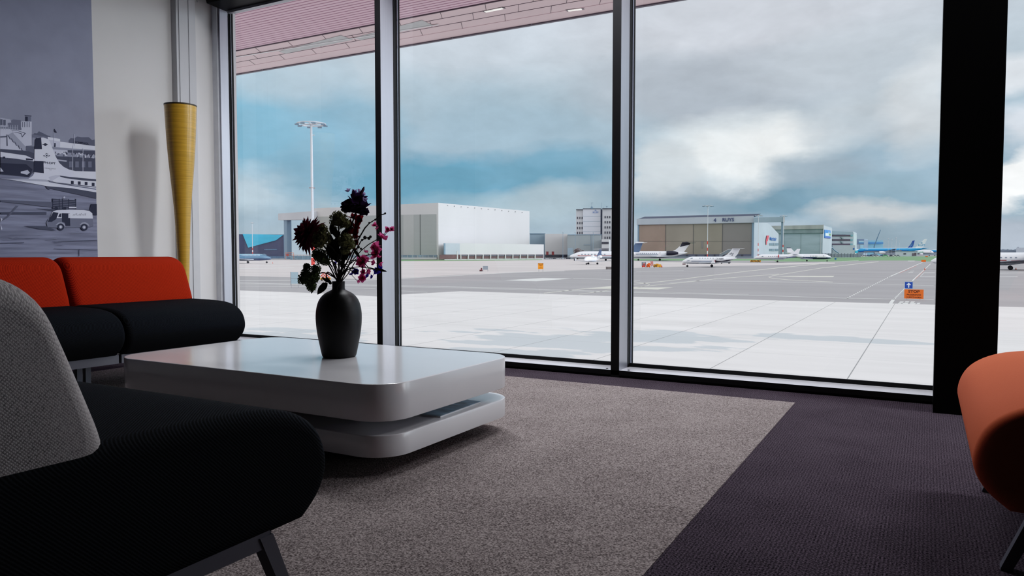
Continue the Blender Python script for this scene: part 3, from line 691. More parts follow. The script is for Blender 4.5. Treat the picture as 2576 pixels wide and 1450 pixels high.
tag(pic, 'black and white print of a propeller airliner tail and a van covering the white wall', 'wall picture')

# ------------------------------------------------------------------ canopy outside above the windows
def ribbed(name, rgb, per, depth):
    m = bpy.data.materials.new(name); m.use_nodes = True
    nt = m.node_tree; N, L = nt.nodes, nt.links; b = N['Principled BSDF']; b.inputs['Roughness'].default_value = .6
    tc = N.new('ShaderNodeTexCoord'); w = N.new('ShaderNodeTexWave'); w.bands_direction = 'Y'; w.inputs['Scale'].default_value = 6.283/per/20*1.0
    L.new(tc.outputs['Object'], w.inputs['Vector'])
    rp = N.new('ShaderNodeValToRGB'); c = lin(rgb); rp.color_ramp.elements[0].color = tuple(v*depth for v in c)+(1,); rp.color_ramp.elements[1].color = c+(1,)
    rp.color_ramp.elements[0].position = .05; rp.color_ramp.elements[1].position = .45
    L.new(w.outputs['Fac'], rp.inputs[0]); L.new(rp.outputs[0], b.inputs['Base Color']); return m
CZ, CY0, CY1 = 4.15, 8.80, 9.92
SOFF = mat('pink_soffit_panel', (236,212,214), .5, var=.04, scale=.8); JOINT = mat('dark_joint', (96,84,92), .8); EDGE = mat('canopy_edge', (104,98,108), .5)
cn = thing('canopy', 'pink roof overhang with ribbed soffit above the outside of the windows', 'canopy', (-6, 9, CZ))
mb = MB(); mb.box(-24, 22, 4.6-9, CY0-9, 0, .4, 0)
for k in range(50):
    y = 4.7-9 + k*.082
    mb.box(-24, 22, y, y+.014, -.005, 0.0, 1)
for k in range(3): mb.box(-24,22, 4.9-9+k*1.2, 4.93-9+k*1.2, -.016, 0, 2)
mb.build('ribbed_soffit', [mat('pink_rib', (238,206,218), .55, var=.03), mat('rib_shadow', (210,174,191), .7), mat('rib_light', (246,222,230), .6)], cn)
mb = MB(); mb.box(-24, 22, CY0-9, CY1-9, 0.0, .4, 0); mb.box(-24, 22, CY0-9-.012, CY0-9+.012, -.012, 0, 1)
wd = .36
for r in range(3):
    y0 = CY0-9 + r*.27
    if r: mb.box(-24, 22, y0-.004, y0+.004, -.004, 0, 1)
    for k in range(60):
        x = -23 + k*.74 + (r%2)*.37
        mb.prism([(x,y0,-.004),(x+.006,y0,-.004),(x-.14,y0+.27,-.004),(x-.146,y0+.27,-.004)], (0,0,.004), 1)
mb.box(-24, 22, CY0-9+.81, CY0-9+.815, -.005, 0, 2)
mb.build('panel_soffit', [SOFF, JOINT, mat('pale_joint', (232,206,212), .6)], cn)
mb = MB(); mb.box(-24, 22, CY1-9, CY1-9+.05, -.018, .45, 0)
for k in range(30): mb.box(-23+k*1.4, -22.98+k*1.4, CY1-9-.002, CY1-9, -.016, .0, 1)
mb.build('edge_trim', [EDGE, SPACER], cn)
# cut-out with a pale lining and light strip, and two long light fittings
for x0, x1 in ((-3.6,-2.05),(-1.95,-.5)):
    mb = MB(); mb.prism([(x0,.18,-.006),(x1,-.02,-.006),(x1,.25,-.006),(x0,.33,-.006)], (0,0,.004)); mb.build('recess_lining', mat('recess_lining', (204,206,206), .6), cn)
mb = MB(); mb.prism([(-5.2,.02,-.012),(-.4,.24,-.012),(-.4,.27,-.012),(-5.2,.05,-.012)], (0,0,.004)); mb.build('light_strip', mat('white_strip', (236,234,236), .5), cn)
LF = mat('light_fitting', (235,232,226), .3, emit=.6)
for i, px in enumerate(((1218,31,1262,22), (1428,28,1462,24))):
    a, b = onz(px[0],px[1],CZ-.02), onz(px[2],px[3],CZ-.02)
    t = thing('soffit_light', ('slim white light fitting set in the pink overhang panels between the mullions', 'slim white light fitting at the outer edge of the pink overhang')[i], 'light', (a.x,a.y,CZ))
    v = (b-a); v.z = 0; n = Vector((-v.y, v.x, 0)).normalized()*.05; mb = MB(); z = Vector((0,0,-.012))
    mb.prism([z, z+v, z+v+n, z+n], (0,0,.008)); mb.build('diffuser', LF, t)
    n2 = n*1.5; o2 = -n*.25; z = Vector((0,0,-.004)); e = v.normalized()*.03
    MB().prism([z+o2-e, z+v+o2+e, z+v+o2+n2+e, z+o2+n2-e], (0,0,.003)).build('frame', mat('light_frame', (120,112,118), .5), t)

# ------------------------------------------------------------------ apron
def ground_mat(name, rgb, var, scale, stretch, grid=None, wet=None):
    m = mat(name, rgb, .8, var=var, scale=scale, stretch=stretch, spec=.3); nt = m.node_tree; N, L = nt.nodes, nt.links; b = N['Principled BSDF']
    src = b.inputs['Base Color'].links[0].from_socket
    tc = N.new('ShaderNodeTexCoord'); sx = N.new('ShaderNodeSeparateXYZ'); L.new(tc.outputs['Object'], sx.inputs[0])
    def M(op, a, b2=None, c=None, clamp=False):
        n = N.new('ShaderNodeMath'); n.operation = op; n.use_clamp = clamp
        for i, v in enumerate((a, b2, c)):
            if v is None: continue
            if isinstance(v, (int, float)): n.inputs[i].default_value = v
            else: L.new(v, n.inputs[i])
        return n.outputs[0]
    def mix(f, a, col):
        n = N.new('ShaderNodeMix'); n.data_type = 'RGBA'; L.new(f, n.inputs[0]); L.new(a, n.inputs[6]); n.inputs[7].default_value = lin(col)+(1,); return n.outputs[2]
    big = N.new('ShaderNodeTexNoise'); big.inputs['Scale'].default_value = .12; big.inputs['Detail'].default_value = 5; L.new(tc.outputs['Object'], big.inputs['Vector'])
    if wet:
        n = N.new('ShaderNodeTexNoise'); n.inputs['Scale'].default_value = .42; n.inputs['Detail'].default_value = 5; n.inputs['Roughness'].default_value = .55
        mp_ = N.new('ShaderNodeMapping'); mp_.inputs['Scale'].default_value = (.55,1.2,1); mp_.inputs['Rotation'].default_value = (0,0,.5); L.new(tc.outputs['Object'], mp_.inputs[0]); L.new(mp_.outputs[0], n.inputs['Vector'])
        f = None
        for (x, y, rx, ry) in wet:
            u = M('DIVIDE', M('SUBTRACT', sx.outputs[0], x), rx); v = M('DIVIDE', M('SUBTRACT', sx.outputs[1], y), ry)
            g = M('SUBTRACT', 1.0, M('SQRT', M('ADD', M('MULTIPLY', u, u), M('MULTIPLY', v, v))), clamp=True)
            f = g if f is None else M('MAXIMUM', f, g)
        k = M('MULTIPLY', M('SUBTRACT', M('ADD', n.outputs['Fac'], M('MULTIPLY', f, .42)), .70), 26, clamp=True)
        k = M('MULTIPLY', k, M('MULTIPLY', f, 4, clamp=True))
        src = mix(M('MULTIPLY', k, .85), src, (186,192,196))
    if grid:
        for ax, per, off, w_, st in grid:
            q = M('ABSOLUTE', M('SUBTRACT', M('FRACT', M('DIVIDE', M('SUBTRACT', sx.outputs[ax], off), per)), .5))
            ln = M('MULTIPLY', M('GREATER_THAN', q, .5 - w_/per), st)
            src = mix(ln, src, (110,112,114))
    L.new(src, b.inputs['Base Color']); return m
j1 = gr(2123,968); j2 = gr(1770,937); pj = abs(j1.x-j2.x)
jy = [gr(1800,y).y for y in (826,881,924)]
WET = [(gr(1400,860).x, gr(1400,860).y, 9, 6), (gr(1650,850).x, gr(1650,850).y, 7, 5), (gr(2000,848).x, gr(2000,848).y, 8, 2.2), (gr(1250,890).x, gr(1250,890).y, 5, 3), (gr(760,850).x, gr(760,850).y, 7, 5)]
ASPH = ground_mat('asphalt', (160,157,159), .07, .05, (1,2.6,1))
CONC = ground_mat('apron_concrete', (216,213,212), .05, .5, (.25,1.5,1), grid=[(0, pj, j1.x, .017, .75), (1, 4.6, jy[1], .03, .22)], wet=WET)
PALE = mat('pale_concrete', (198,191,190), .85, var=.08, scale=.03, stretch=(1,3,1))
g = MB(); n = 64
g.face([(2500*math.cos(2*math.pi*k/n), 2500*math.sin(2*math.pi*k/n), Z0) for k in range(n)])
struct('ground', g, ASPH, smooth=False)
def gpoly(mb, pts, dz, m=0): return mb.face([gr(x, y, dz) for x, y in pts], m)
cc = MB(); b = [gr(x,y,.004) for x,y in ((420,722),(600,731),(800,738),(952,746.5),(1008,741.5),(1160,733),(1350,739),(1537,745.5),(1950,756),(2350,767),(2800,780),(3300,795))]
cc.face(b + [Vector((40,4.5,Z0+.004)), Vector((-70,4.5,Z0+.004))])
struct('ground_concrete', cc, CONC, smooth=False)
pp = MB(); gpoly(pp, [(420,655),(900,655),(1300,655),(1545,651),(1600,657),(1700,660),(1900,662),(2100,661),(2100,664),(1900,668),(1720,671),(1620,674),(1537,677),(1420,681),(1350,684),(1150,692),(1000,701),(900,702),(700,697),(420,690)], .002)
struct('ground_taxiway', pp, PALE, smooth=False)
# painted markings
WP = mat('white_road_paint', (212,212,210), .7, var=.06, scale=.3); YPT = mat('cream_road_paint', (208,206,196), .7, var=.08, scale=.3); RP = mat('red_road_paint', (196,120,110), .7)
mk = MB()
def line(pts, w=.7, m=0, w1=None):
    w *= .72 if w < 1 else .9
    for i in range(len(pts)-1):
        (x0,y0),(x1,y1) = pts[i], pts[i+1]; L = math.hypot(x1-x0, y1-y0); nx, ny = -(y1-y0)/L*w, (x1-x0)/L*w
        k = 1 if w1 is None else w1/w
        gpoly(mk, [(x0+nx,y0+ny),(x1+nx*k,y1+ny*k),(x1-nx*k,y1-ny*k),(x0-nx,y0-ny)], .007, m)
line([(1368,738),(1468,727),(1536,721),(1591,716),(1680,707),(1720,702),(1801,692),(1877,683),(1960,674),(2060,664.5)], .8, 1)
line([(1456,741),(1536,730),(1616,721),(1720,711),(1801,702),(1885,695.5),(1960,690)], .7, 1)
line([(1560,706),(1591,708.6),(1614,712),(1629,714),(1634.7,716.4),(1629,719),(1613,721),(1592,725),(1560,731)], .7, 1)
gpoly(mk, [(1467,727),(1536,721),(1560,720),(1592,723.5),(1694,723.5),(1654,728.8),(1594,727.4),(1536,727)], .008, 1)
gpoly(mk, [(1268,705.7),(1365,699.8),(1441,701.3),(1349,708.2)], .008, 0)
line([(1441,701),(1500,702.4),(1592,706),(1610,706.3)], .5); line([(595,712),(800,716),(1008,719),(1260,725),(1500,733),(1592,736),(1883,743),(2125,750.5),(2349,754.5)], .6); line([(600,714.5),(1008,721.5),(1260,727.5),(1500,735.5),(1592,733),(1762,738),(1883,741)], .4)
line([(595,706),(900,706),(1008,701),(1145,694),(1291,686),(1420,682)], .6); line([(1008,732),(1075,736)], .5); line([(600,720),(800,722),(945,727)], .5); line([(640,668),(760,666.5),(945,668)], .5); line([(600,676),(740,674)], .5)
line([(1685,712),(1750,707),(1928,709),(2349,719)], .4); line([(2210,659),(2170,662.7),(2064,675),(1989,687),(1943,694.5),(1933,697.5),(1943,700.5),(1983,704.5),(2095,710)], .7, 1)
gpoly(mk, [(1950,696),(1990,694.6),(2099,694.5),(2095,697.6),(2013,697.2)], .008, 1)
line([(2240,695.6),(2321,660.2)], 1.1, 0, .5); line([(2262,688),(2306,669)], .5, 2)
for k in range(24):
    t0, t1 = k/24, (k+.55)/24; f = lambda t: (2131+(2240-2131)*t**.92, 750.5+(695.6-750.5)*t**.92)
    a_, b_ = f(t0), f(t1); line([a_, b_], 1.7-.6*t0)
line([(2295,707),(2341,664)], 1.5, 0, .6); line([(2302,703),(2328,678)], .6, 2)
for k in range(17):
    t0, t1 = k/17, (k+.55)/17; f = lambda t: (2249+(2294-2249)*t, 753.5+(708-753.5)*t)
    a_, b_ = f(t0), f(t1); line([a_, b_], 2.4-.8*t0)
gpoly(mk, [(2234,766),(2242.5,754.4),(2251.7,754.4),(2244,766)], .008)
for x0, x1, y0, y1 in ((2262,2272,759,762),(2258,2266,763,766),(2270,2284,762.5,766),(2276,2286,758.5,761.5),(2290,2300,759,762),(2288,2303,763,765.5),(2306,2314,762,765.5)): gpoly(mk, [(x0+2,y0),(x1+2,y0),(x1-1,y1),(x0-1,y1)], .008)
line([(2352,696.5),(2314.6,696.5),(2324.5,686.5),(2352,686.5)], .7); line([(2284,657),(2301,657)], .7); line([(2500,697),(2560,696.5)], .8); line([(2505,688),(2576,687)], .6); line([(2290,683),(2300,682)],.6); line([(2285,686),(2297,685.3)],.6)
line([(1600,684),(1720,681)], .3); line([(2020,664),(2100,658.6),(2160,656)], .4)
struct('road_markings', mk, [WP, YPT, RP], smooth=False)
# grass strips
GR = mat('airfield_grass', (112,150,108), .95, var=.18, scale=.05, stretch=(1,4,1)); gs = MB()
gpoly(gs, [(1000,653.3),(1200,652.5),(1362,651),(1364,654.6),(1200,656.5),(1004,657.2)], .005)
gpoly(gs, [(1570,651.5),(1900,651.5),(2100,650),(2100,655.5),(1900,656.2),(1600,656)], .005)
gpoly(gs, [(1940,649),(2090,646.6),(2365,645),(2520,644.6),(2700,644.5),(2700,650),(2500,652),(2365,658.5),(2330,658),(2300,655.8),(2190,655.8),(2165,656.8),(2110,658.6),(1950,658.2)], .0055)
o = gs.build('airfield_grass', GR, smooth=False); tag(o, 'green grass strips beyond the apron before the hangars', 'grass', kind='stuff')
# ------------------------------------------------------------------ hangars and buildings beyond the apron, distance haze baked into their colours
def wallquad(mb, pa, pb, z0, z1, m=0, out=0.0):
    """vertical rectangle from ground point pa to pb (x,y), pushed out towards the camera"""
    a, b = Vector((pa[0],pa[1],0)), Vector((pb[0],pb[1],0)); n = Vector((-(b-a).y, (b-a).x, 0)).normalized()
    if n.dot(a) > 0: n = -n
    n *= out
    return mb.face([(a.x+n.x,a.y+n.y,z0),(b.x+n.x,b.y+n.y,z0),(b.x+n.x,b.y+n.y,z1),(a.x+n.x,a.y+n.y,z1)], m)
def solid(mb, foot, z0, z1, m=0):
    """closed prism over a footprint; z1 may be a list"""
    zz = z1 if isinstance(z1, list) else [z1]*len(foot)
    return mb.rings([[Vector((x,y,z0)) for x,y in foot], [Vector((x,y,z)) for (x,y),z in zip(foot,zz)]], m)
def on_wall(pa, da, pb, db, px):
    """point on the wall line between P2(pa,da) and P2(pb,db) seen in pixel column px, plus its depth"""
    a, b = Vector(P2(pa,da)), Vector(P2(pb,db)); r = ray(px, HOR); d = Vector((r.x, r.y))
    e = b-a; t = (a.x*e.y - a.y*e.x)/(d.x*e.y - d.y*e.x); return (d.x*t, d.y*t), t
class Wall:
    def __init__(s, pa, da, pb, db): s.k = (pa, da, pb, db)
    def rect(s, mb, x0, x1, yt, yb, m=0, out=.15, yt1=None, yb1=None, inn=0.0):
        (a, ta), (b, tb) = on_wall(*s.k, x0), on_wall(*s.k, x1)
        yt1 = yt if yt1 is None else yt1; yb1 = yb if yb1 is None else yb1
        e = Vector(b)-Vector(a); n = Vector((-e.y, e.x)).normalized()
        if n.dot(Vector(a)) > 0: n = -n
        b0 = n*inn; n = n*(out-inn); a = (a[0]+b0.x, a[1]+b0.y); b = (b[0]+b0.x, b[1]+b0.y)
        F4 = [(a[0],a[1],ZZ(yb,ta)),(b[0],b[1],ZZ(yb1,tb)),(b[0],b[1],ZZ(yt1,tb)),(a[0],a[1],ZZ(yt,ta))]
        mb.prism([Vector(p) for p in F4], (n.x, n.y, 0), m); return s
    def frame(s, px, py, out=.2):
        (a, ta) = on_wall(*s.k, px); A, B = Vector(P2(s.k[0], s.k[1])), Vector(P2(s.k[2], s.k[3])); e = (B-A).normalized(); n = Vector((-e.y, e.x))
        if n.dot(Vector(a)) > 0: n = -n
        T = Matrix(((e.x,0,n.x,a[0]+n.x*out),(e.y,0,n.y,a[1]+n.y*out),(0,1,0,ZZ(py,ta)),(0,0,0,1))); return T, ta/F
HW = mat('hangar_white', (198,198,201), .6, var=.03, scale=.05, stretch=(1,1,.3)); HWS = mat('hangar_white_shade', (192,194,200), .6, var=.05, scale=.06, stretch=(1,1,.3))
DOORG = mat('hangar_door_grey', (160,165,166), .6, var=.05, scale=.06, stretch=(1,1,.2)); DOORT = mat('hangar_door_taupe', (146,141,132), .65, var=.07, scale=.05)
SEAM = mat('door_seam', (92,94,96), .7); DGLASS = mat('dado_glass', (120,140,156), .3, var=.3, scale=.2); DARK = mat('dark_window', (66,68,80), .3, var=.3, scale=.3); BRICK = mat('dark_brick', (104,84,86), .8, var=.2, scale=.4)
LBLUE = mat('pale_blue_cladding', (174,183,194), .6, var=.05, scale=.08); LBLUE2 = mat('grey_blue_cladding', (150,170,186), .6, var=.08, scale=.08, stretch=(1,1,.4)); ROOFD = mat('dark_roof', (92,98,116), .6)
GREYB = mat('grey_cladding', (146,156,162), .6, var=.05, scale=.1); STEELB = mat('blue_steel', (120,144,166), .5, var=.05); KLMB = mat('logo_blue', (30,96,176), .5, var=.02); NAVY = mat('navy_cladding', (70,76,106), .6, var=.12, scale=.1, stretch=(1,1,.2)); CYAN = mat('cyan_cladding', (70,186,222), .5, var=.08, scale=.1, stretch=(1,1,3))
def dots(mb, w, pts, m, s=.7):
    for x, y in pts: w.rect(mb, x-s, x+s, y-.5, y+.6, m, .4)
# --- great white hangar behind the bouquet
dA, dB, dC = 483.0, 430.0, 515.0
zt = ZZ(511, dB)
t = thing('hangar', 'huge white flat-roofed hangar behind the flowers with grey sliding doors', 'hangar', (*P2(1103,dB), Z0)); o = t.location.copy()
def fin(mb, name, mats, t, **k):
    mb.v = [v - t.location for v in mb.v]; return mb.build(name, mats, t, **k)
mb = MB(); solid(mb, [P2(790,dA), P2(1103,dB), P2(1332,dC), P2(1010,620)], Z0, zt); fin(mb, 'walls', [HW], t)
wf = Wall(790, dA, 1103, dB); ws = Wall(1103, dB, 1332, dC)
for k in range(12): mb = MB(); dots(mb, ws, [(1126+k*17,518+k*1.55)], 0); fin(mb, 'eaves_light', [SEAM], t)
mb = MB(); wf.rect(mb, 790, 1098, 546, 643, 0, .2, 539.5, 642)
for x in (846, 900, 954, 1008, 1058): wf.rect(mb, x-.5, x+.5, 545.5-(x-790)*.02, 642.5, 1, .35)
wf.rect(mb, 1016, 1042, 542, 642, 2, .25, 541, 642)
fin(mb, 'sliding_door', [DOORG, SEAM, mat('hangar_door_pale', (172,175,176), .6, var=.05, scale=.06)], t)
mb = MB(); wf.rect(mb, 790, 1100, 642.6, 653.5, 0, .5, 642, 653); wf.rect(mb, 790, 1100, 648.5, 653.5, 2, .6, 648.2, 653)
for k in range(24): wf.rect(mb, 792+k*13, 792.8+k*13, 642.6, 648, 1, .6)
fin(mb, 'door_window_band', [DGLASS, HW, HWS], t)
# gantry that carries the open doors
mb = MB(); (pA, _), (pB, _) = on_wall(790,dA,1103,dB,716), on_wall(790,dA,1103,dB,800)
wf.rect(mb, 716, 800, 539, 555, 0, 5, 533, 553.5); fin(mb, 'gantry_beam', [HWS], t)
mb = MB(); wf.rect(mb, 727, 734, 555, 653, 0, 4, 554.6); fin(mb, 'gantry_post', [STEELB], t)
# --- low annex along its side
t = thing('annex', 'long low white annex with dark windows at the foot of the great hangar', 'annex', (*P2(1118,418), Z0))
wx = Wall(1118, 412, 1368, 470); mb = MB(); solid(mb, [P2(1118,412), P2(1368,470), P2(1366,505), P2(1118,431)], Z0, ZZ(612,412)); fin(mb, 'walls', [HW], t)
mb = MB(); wx.rect(mb, 1106, 1366, 641, 652, 0, .3, 640.6, 649.5); wx.rect(mb, 1160, 1364, 641.5, 645, 1, .5, 641.2, 644.5); fin(mb, 'window_band', [BRICK, DARK], t)
for k in range(11): x = 1157+k*18.7; mb = MB(); wx.rect(mb, x-1, x+1, 640.8, 652-(x-1118)*.01, 0, .9); fin(mb, 'pilaster', [HW], t)
mb = MB(); wx.rect(mb, 1118, 1156, 612.4, 640.8, 0, .25, 612.8); wx.rect(mb, 1116, 1119, 612.5, 640.5, 1, .6); fin(mb, 'blue_end_panel', [LBLUE, STEELB], t)
mb = MB(); wx.rect(mb, 1131, 1132.6, 632, 654, 0, 6.5, inn=6.1); fin(mb, 'marker_post', [HW], t)
# --- blocks between
t = thing('building', 'streaked blue grey block between the great white hangar and the white shed', 'building', (*P2(1332,540), Z0)); mb = MB(); solid(mb, [P2(1333,540), P2(1370.5,540), P2(1370.5,580), P2(1333,580)], Z0, ZZ(587.5,540)); fin(mb, 'walls', [LBLUE2], t); w = Wall(1331,540,1372,540)
mb = MB(); w.rect(mb, 1331, 1372, 587.5, 589, 0, .5); fin(mb, 'coping', [STEELB], t)
t = thing('building', 'plain white shed with two small red doors behind the parked cars', 'building', (*P2(1371,520), Z0)); mb = MB(); solid(mb, [P2(1371,520), P2(1427.4,520), P2(1427.4,560), P2(1371,560)], Z0, ZZ(589,520)); fin(mb, 'walls', [HW], t); w = Wall(1371,520,1428,520)
for x in (1374, 1388): mb = MB(); w.rect(mb, x, x+5.5, 633, 642, 0, .3); w.rect(mb, x-.4, x+5.9, 632, 633.2, 1, .4); fin(mb, 'door', [mat('red_door', (150,74,78), .6), HWS], t)
mb = MB(); w.rect(mb, 1371, 1428, 641, 648, 0, .2); fin(mb, 'plinth', [DARK], t)
t = thing('building', 'plain grey box building below the white office tower', 'building', (*P2(1428,500), Z0)); mb = MB(); solid(mb, [P2(1427.5,500), P2(1513.2,500), P2(1513.2,540), P2(1427.5,540)], Z0, ZZ(590.4,500)); fin(mb, 'walls', [GREYB], t); w = Wall(1427.5,500,1514,500)
mb = MB(); w.rect(mb, 1428, 1441, 624, 643, 0, .3); fin(mb, 'door', [LBLUE2], t); mb = MB(); w.rect(mb, 1486.6, 1487.3, 591, 633, 0, .2); w.rect(mb, 1428, 1514, 590.4, 591.4, 0, .3); w.rect(mb, 1468, 1487, 616, 616.8, 0, .2); fin(mb, 'cladding_seam', [STEELB], t)
for i, x in enumerate((1416, 1447, 1492)):
    t = thing('street_lamp', ('street lamp rising over the plain white shed', 'street lamp rising over the grey box building, beside the tower windows', 'street lamp rising over the grey box building, under the airline sign')[i], 'street lamp', (*P2(x,480), Z0)); mb = MB(); h = ZZ(584.5,480)-Z0
    mb.tube([(0,0,0),(0,0,h)], .12, 6); mb.build('pole', STEELB, t); r = Vector((ray(x,HOR).y, -ray(x,HOR).x, 0)).normalized(); mb = MB(); mb.tube([r*-.8+Vector((0,0,h)), r*.2+Vector((0,0,h+.1))], [.18,.22], 6); mb.build('lamp_head', mat('lamp_head_grey', (190,196,204), .5), t)
# --- office tower
dT = 640
t = thing('office_tower', 'white multi-storey office tower with a blue airline crown sign', 'building', (*P2(1449,dT), Z0))
W1, W2 = Wall(1449,dT,1510,dT), Wall(1515,dT-4,1560,dT-4)
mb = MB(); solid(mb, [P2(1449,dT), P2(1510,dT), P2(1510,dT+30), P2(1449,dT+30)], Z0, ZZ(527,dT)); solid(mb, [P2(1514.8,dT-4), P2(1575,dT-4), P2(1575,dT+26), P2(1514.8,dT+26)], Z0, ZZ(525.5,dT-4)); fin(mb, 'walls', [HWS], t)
mb = MB(); solid(mb, [P2(1509.8,dT+.5), P2(1515.2,dT+.5), P2(1515,dT+26), P2(1510,dT+26)], Z0, ZZ(527,dT)); fin(mb, 'stair_shaft', [ROOFD], t)
mb = MB(); W1.rect(mb, 1466, 1510, 526, 590, 0, .8, 525.6); 
for k in range(4): W1.rect(mb, 1466, 1510, 544.5+k*12.7, 545.1+k*12.7, 1, .9)
fin(mb, 'panel_front', [mat('tower_panel', (204,208,218), .6, var=.02), LBLUE2], t)
for k in range(4):
    for x in (1451.5, 1457.2, 1462.8): mb = MB(); W1.rect(mb, x, x+2.3, 546.3+k*12.5, 551.8+k*12.5, 0, .3); fin(mb, 'window', [DARK], t)
for k in range(7):
    for x in (1520.5, 1526.3, 1532.2): mb = MB(); W2.rect(mb, x, x+2.6, 544+k*12.9, 549.5+k*12.9, 0, .3); fin(mb, 'window', [DARK], t)
mb = MB(); W1.rect(mb, 1448.5, 1466, 527.5, 528.6, 0, 1.5); W1.rect(mb, 1465.5, 1512, 525.2, 526.4, 0, 1.5); W2.rect(mb, 1514, 1540, 524.8, 526, 0, 1.5); fin(mb, 'roof_edge', [DARK], t)
mb = MB()
for x, y0, y1, s in ((1487.6,511,526,.25),(1512.5,510.5,526,.2),(1517.5,521,526,.25),(1525.6,520,525,.5)): W1.rect(mb, x-s, x+s, y0, y1, 0, .5)
W1.rect(mb, 1485, 1491, 523.2, 526, 0, 2); W1.rect(mb, 1486, 1489.5, 520.5, 524, 0, 1.5); W1.rect(mb, 1486, 1491.5, 511.2, 511.7, 0, .5); W1.rect(mb, 1523.8, 1527.4, 519.6, 521, 0, .6); fin(mb, 'antenna', [STEELB], t)
def crown(mb, T, s, m=0):
    """airline crown emblem: four dots, centre dot with cross, over a bar"""
    def bxx(x, y, w, h): mb.face([T @ Vector((x+a*w/2, y+b_*h/2, 0)) for a, b_ in ((-1,-1),(1,-1),(1,1),(-1,1))], m)
    def disc(x, y, r): mb.face([T @ Vector((x+r*math.cos(.5236*k), y+r*math.sin(.5236*k), 0)) for k in range(12)], m)
    bxx(0, 0, 1.7*s, .42*s)
    for x, y in ((-1.15,.75),(-.6,1.0),(.6,1.0),(1.15,.75)): disc(x*s, y*s, .28*s)
    disc(0, 1.0*s, .36*s); bxx(0, 1.75*s, .22*s, .7*s); bxx(0, 1.8*s, .6*s, .2*s)
def klm(mb, T, s, m=0):
    mb.text('KLM', s*1.3, T, m, bold=0, font_scale=(1.15,.95)); crown(mb, T @ Matrix.Translation((0, s*.78, 0)), s*.34, m)
T, k = W1.frame(1497.3, 535.3, 1.3); mb = MB(); klm(mb, T, 5.0*k); fin(mb, 'crown_sign', [KLMB], t)
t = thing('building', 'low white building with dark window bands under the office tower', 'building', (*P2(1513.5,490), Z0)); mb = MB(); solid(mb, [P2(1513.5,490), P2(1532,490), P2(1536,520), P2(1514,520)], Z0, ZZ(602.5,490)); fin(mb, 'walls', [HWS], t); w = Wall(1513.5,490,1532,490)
for y0, y1 in ((609,614.3),(625,631)): mb = MB(); w.rect(mb, 1513.7, 1531, y0, y1, 0, .3); fin(mb, 'window_band', [DARK], t)
# --- hangar with sign
dL, dR = 590.0, 560.0
t = thing('hangar', 'taupe-doored hangar lettered 4 RUYS on its pale fascia', 'hangar', (*P2(1605,dL), Z0)); wf = Wall(1605, dL, 1895, dR); wsd = Wall(1895, dR, 1958, 620)
mb = MB(); zf = ZZ(549, 575)
solid(mb, [P2(1605,dL+1), P2(1895,dR+1), P2(1914,620), P2(1640,660)], Z0, zf); fin(mb, 'body', [LBLUE2], t)
mb = MB(); wf.rect(mb, 1602, 1895, 551.5, 566.5, 0, 1.6, 543.8, 561); fin(mb, 'fascia', [LBLUE], t)
mb = MB(); a = [at(1605,551,dL-1), at(1622,545.5,dL-1), at(1895,538.5,dR-1), at(1914,538.2,dR+6), at(1898,544.2,dR-1)]; mb.prism(a, (-8,30,0)); fin(mb, 'roof', [ROOFD], t)
for k in range(10): mb = MB(); dots(mb, wf, [(1618+k*28, 551.5-k*.75)], 0); fin(mb, 'eaves_light', [SEAM], t)
xs = [1607, 1674.5, 1744, 1817, 1891]
dm = [mat('door_brown', (152,136,126), .65, var=.1, scale=.05), DOORT, mat('door_olive', (140,137,127), .65, var=.06, scale=.05), mat('door_slate', (128,127,126), .65, var=.05, scale=.05)]
for i in range(4):
    mb = MB(); yt = lambda x: 566.6-(x-1607)*.0195
    wf.rect(mb, xs[i], xs[i+1], yt(xs[i]), 640.5, 0, .5, yt(xs[i+1]), 640); wf.rect(mb, xs[i+1]-.6, xs[i+1]+.6, yt(xs[i]), 640.5, 1, .7)
    wf.rect(mb, xs[i], xs[i+1], 607.4, 607.9, 1, .6)
    if i in (1, 2): wf.rect(mb, xs[i]+20 if i == 2 else xs[i]+50, xs[i]+25 if i == 2 else xs[i]+53, 608, 624, 2, .7)
    fin(mb, 'sliding_door', [dm[i], SEAM, dm[3]], t)
mb = MB(); wf.rect(mb, 1604, 1607.5, 566, 640, 0, 1); wf.rect(mb, 1890.5, 1896, 560.5, 652, 0, 1); fin(mb, 'door_jamb', [STEELB], t)
mb = MB(); wf.rect(mb, 1604, 1892, 640.3, 649.5, 0, .9); wf.rect(mb, 1604, 1892, 645.5, 650, 1, 1.2)
for k in range(12): wf.rect(mb, 1612+k*23, 1616+k*23, 641, 645, 2, 1.3)
fin(mb, 'base_wall', [ROOFD, mat('base_blue_grey', (128,140,152), .6), DARK], t)
T, k = wf.frame(1798, 555.2, 2.2); mb = MB(); TX = mat('sign_letter_dark', (74,82,116), .6); mb.text('4', 12*k, T, 0, bold=.03); T, k = wf.frame(1831, 554, 2.2); mb.text('RUYS', 12*k, T, 0, bold=.03); fin(mb, 'lettering', [TX], t)
mb = MB(); pts = [(1895,560),(1930,562),(1936,566),(1958,589),(1958,652),(1895,652)]
F4 = []
for x, y in pts: (p, tt) = on_wall(*wsd.k, x); F4.append(Vector((p[0], p[1], ZZ(y, tt))))
mb.prism(F4, (-6,3,0)); fin(mb, 'side_wall', [LBLUE], t)
for y0, y1 in ((612,618),(626.5,632)): mb = MB(); wsd.rect(mb, 1934.5, 1957, y0, y1, 0, .3); wsd.rect(mb, 1945.5, 1946.3, y0, y1, 1, .5); fin(mb, 'window_band', [DGLASS, LBLUE], t)
mb = MB(); wsd.rect(mb, 1907, 1958, 641, 650, 0, .4); fin(mb, 'plinth', [ROOFD], t)
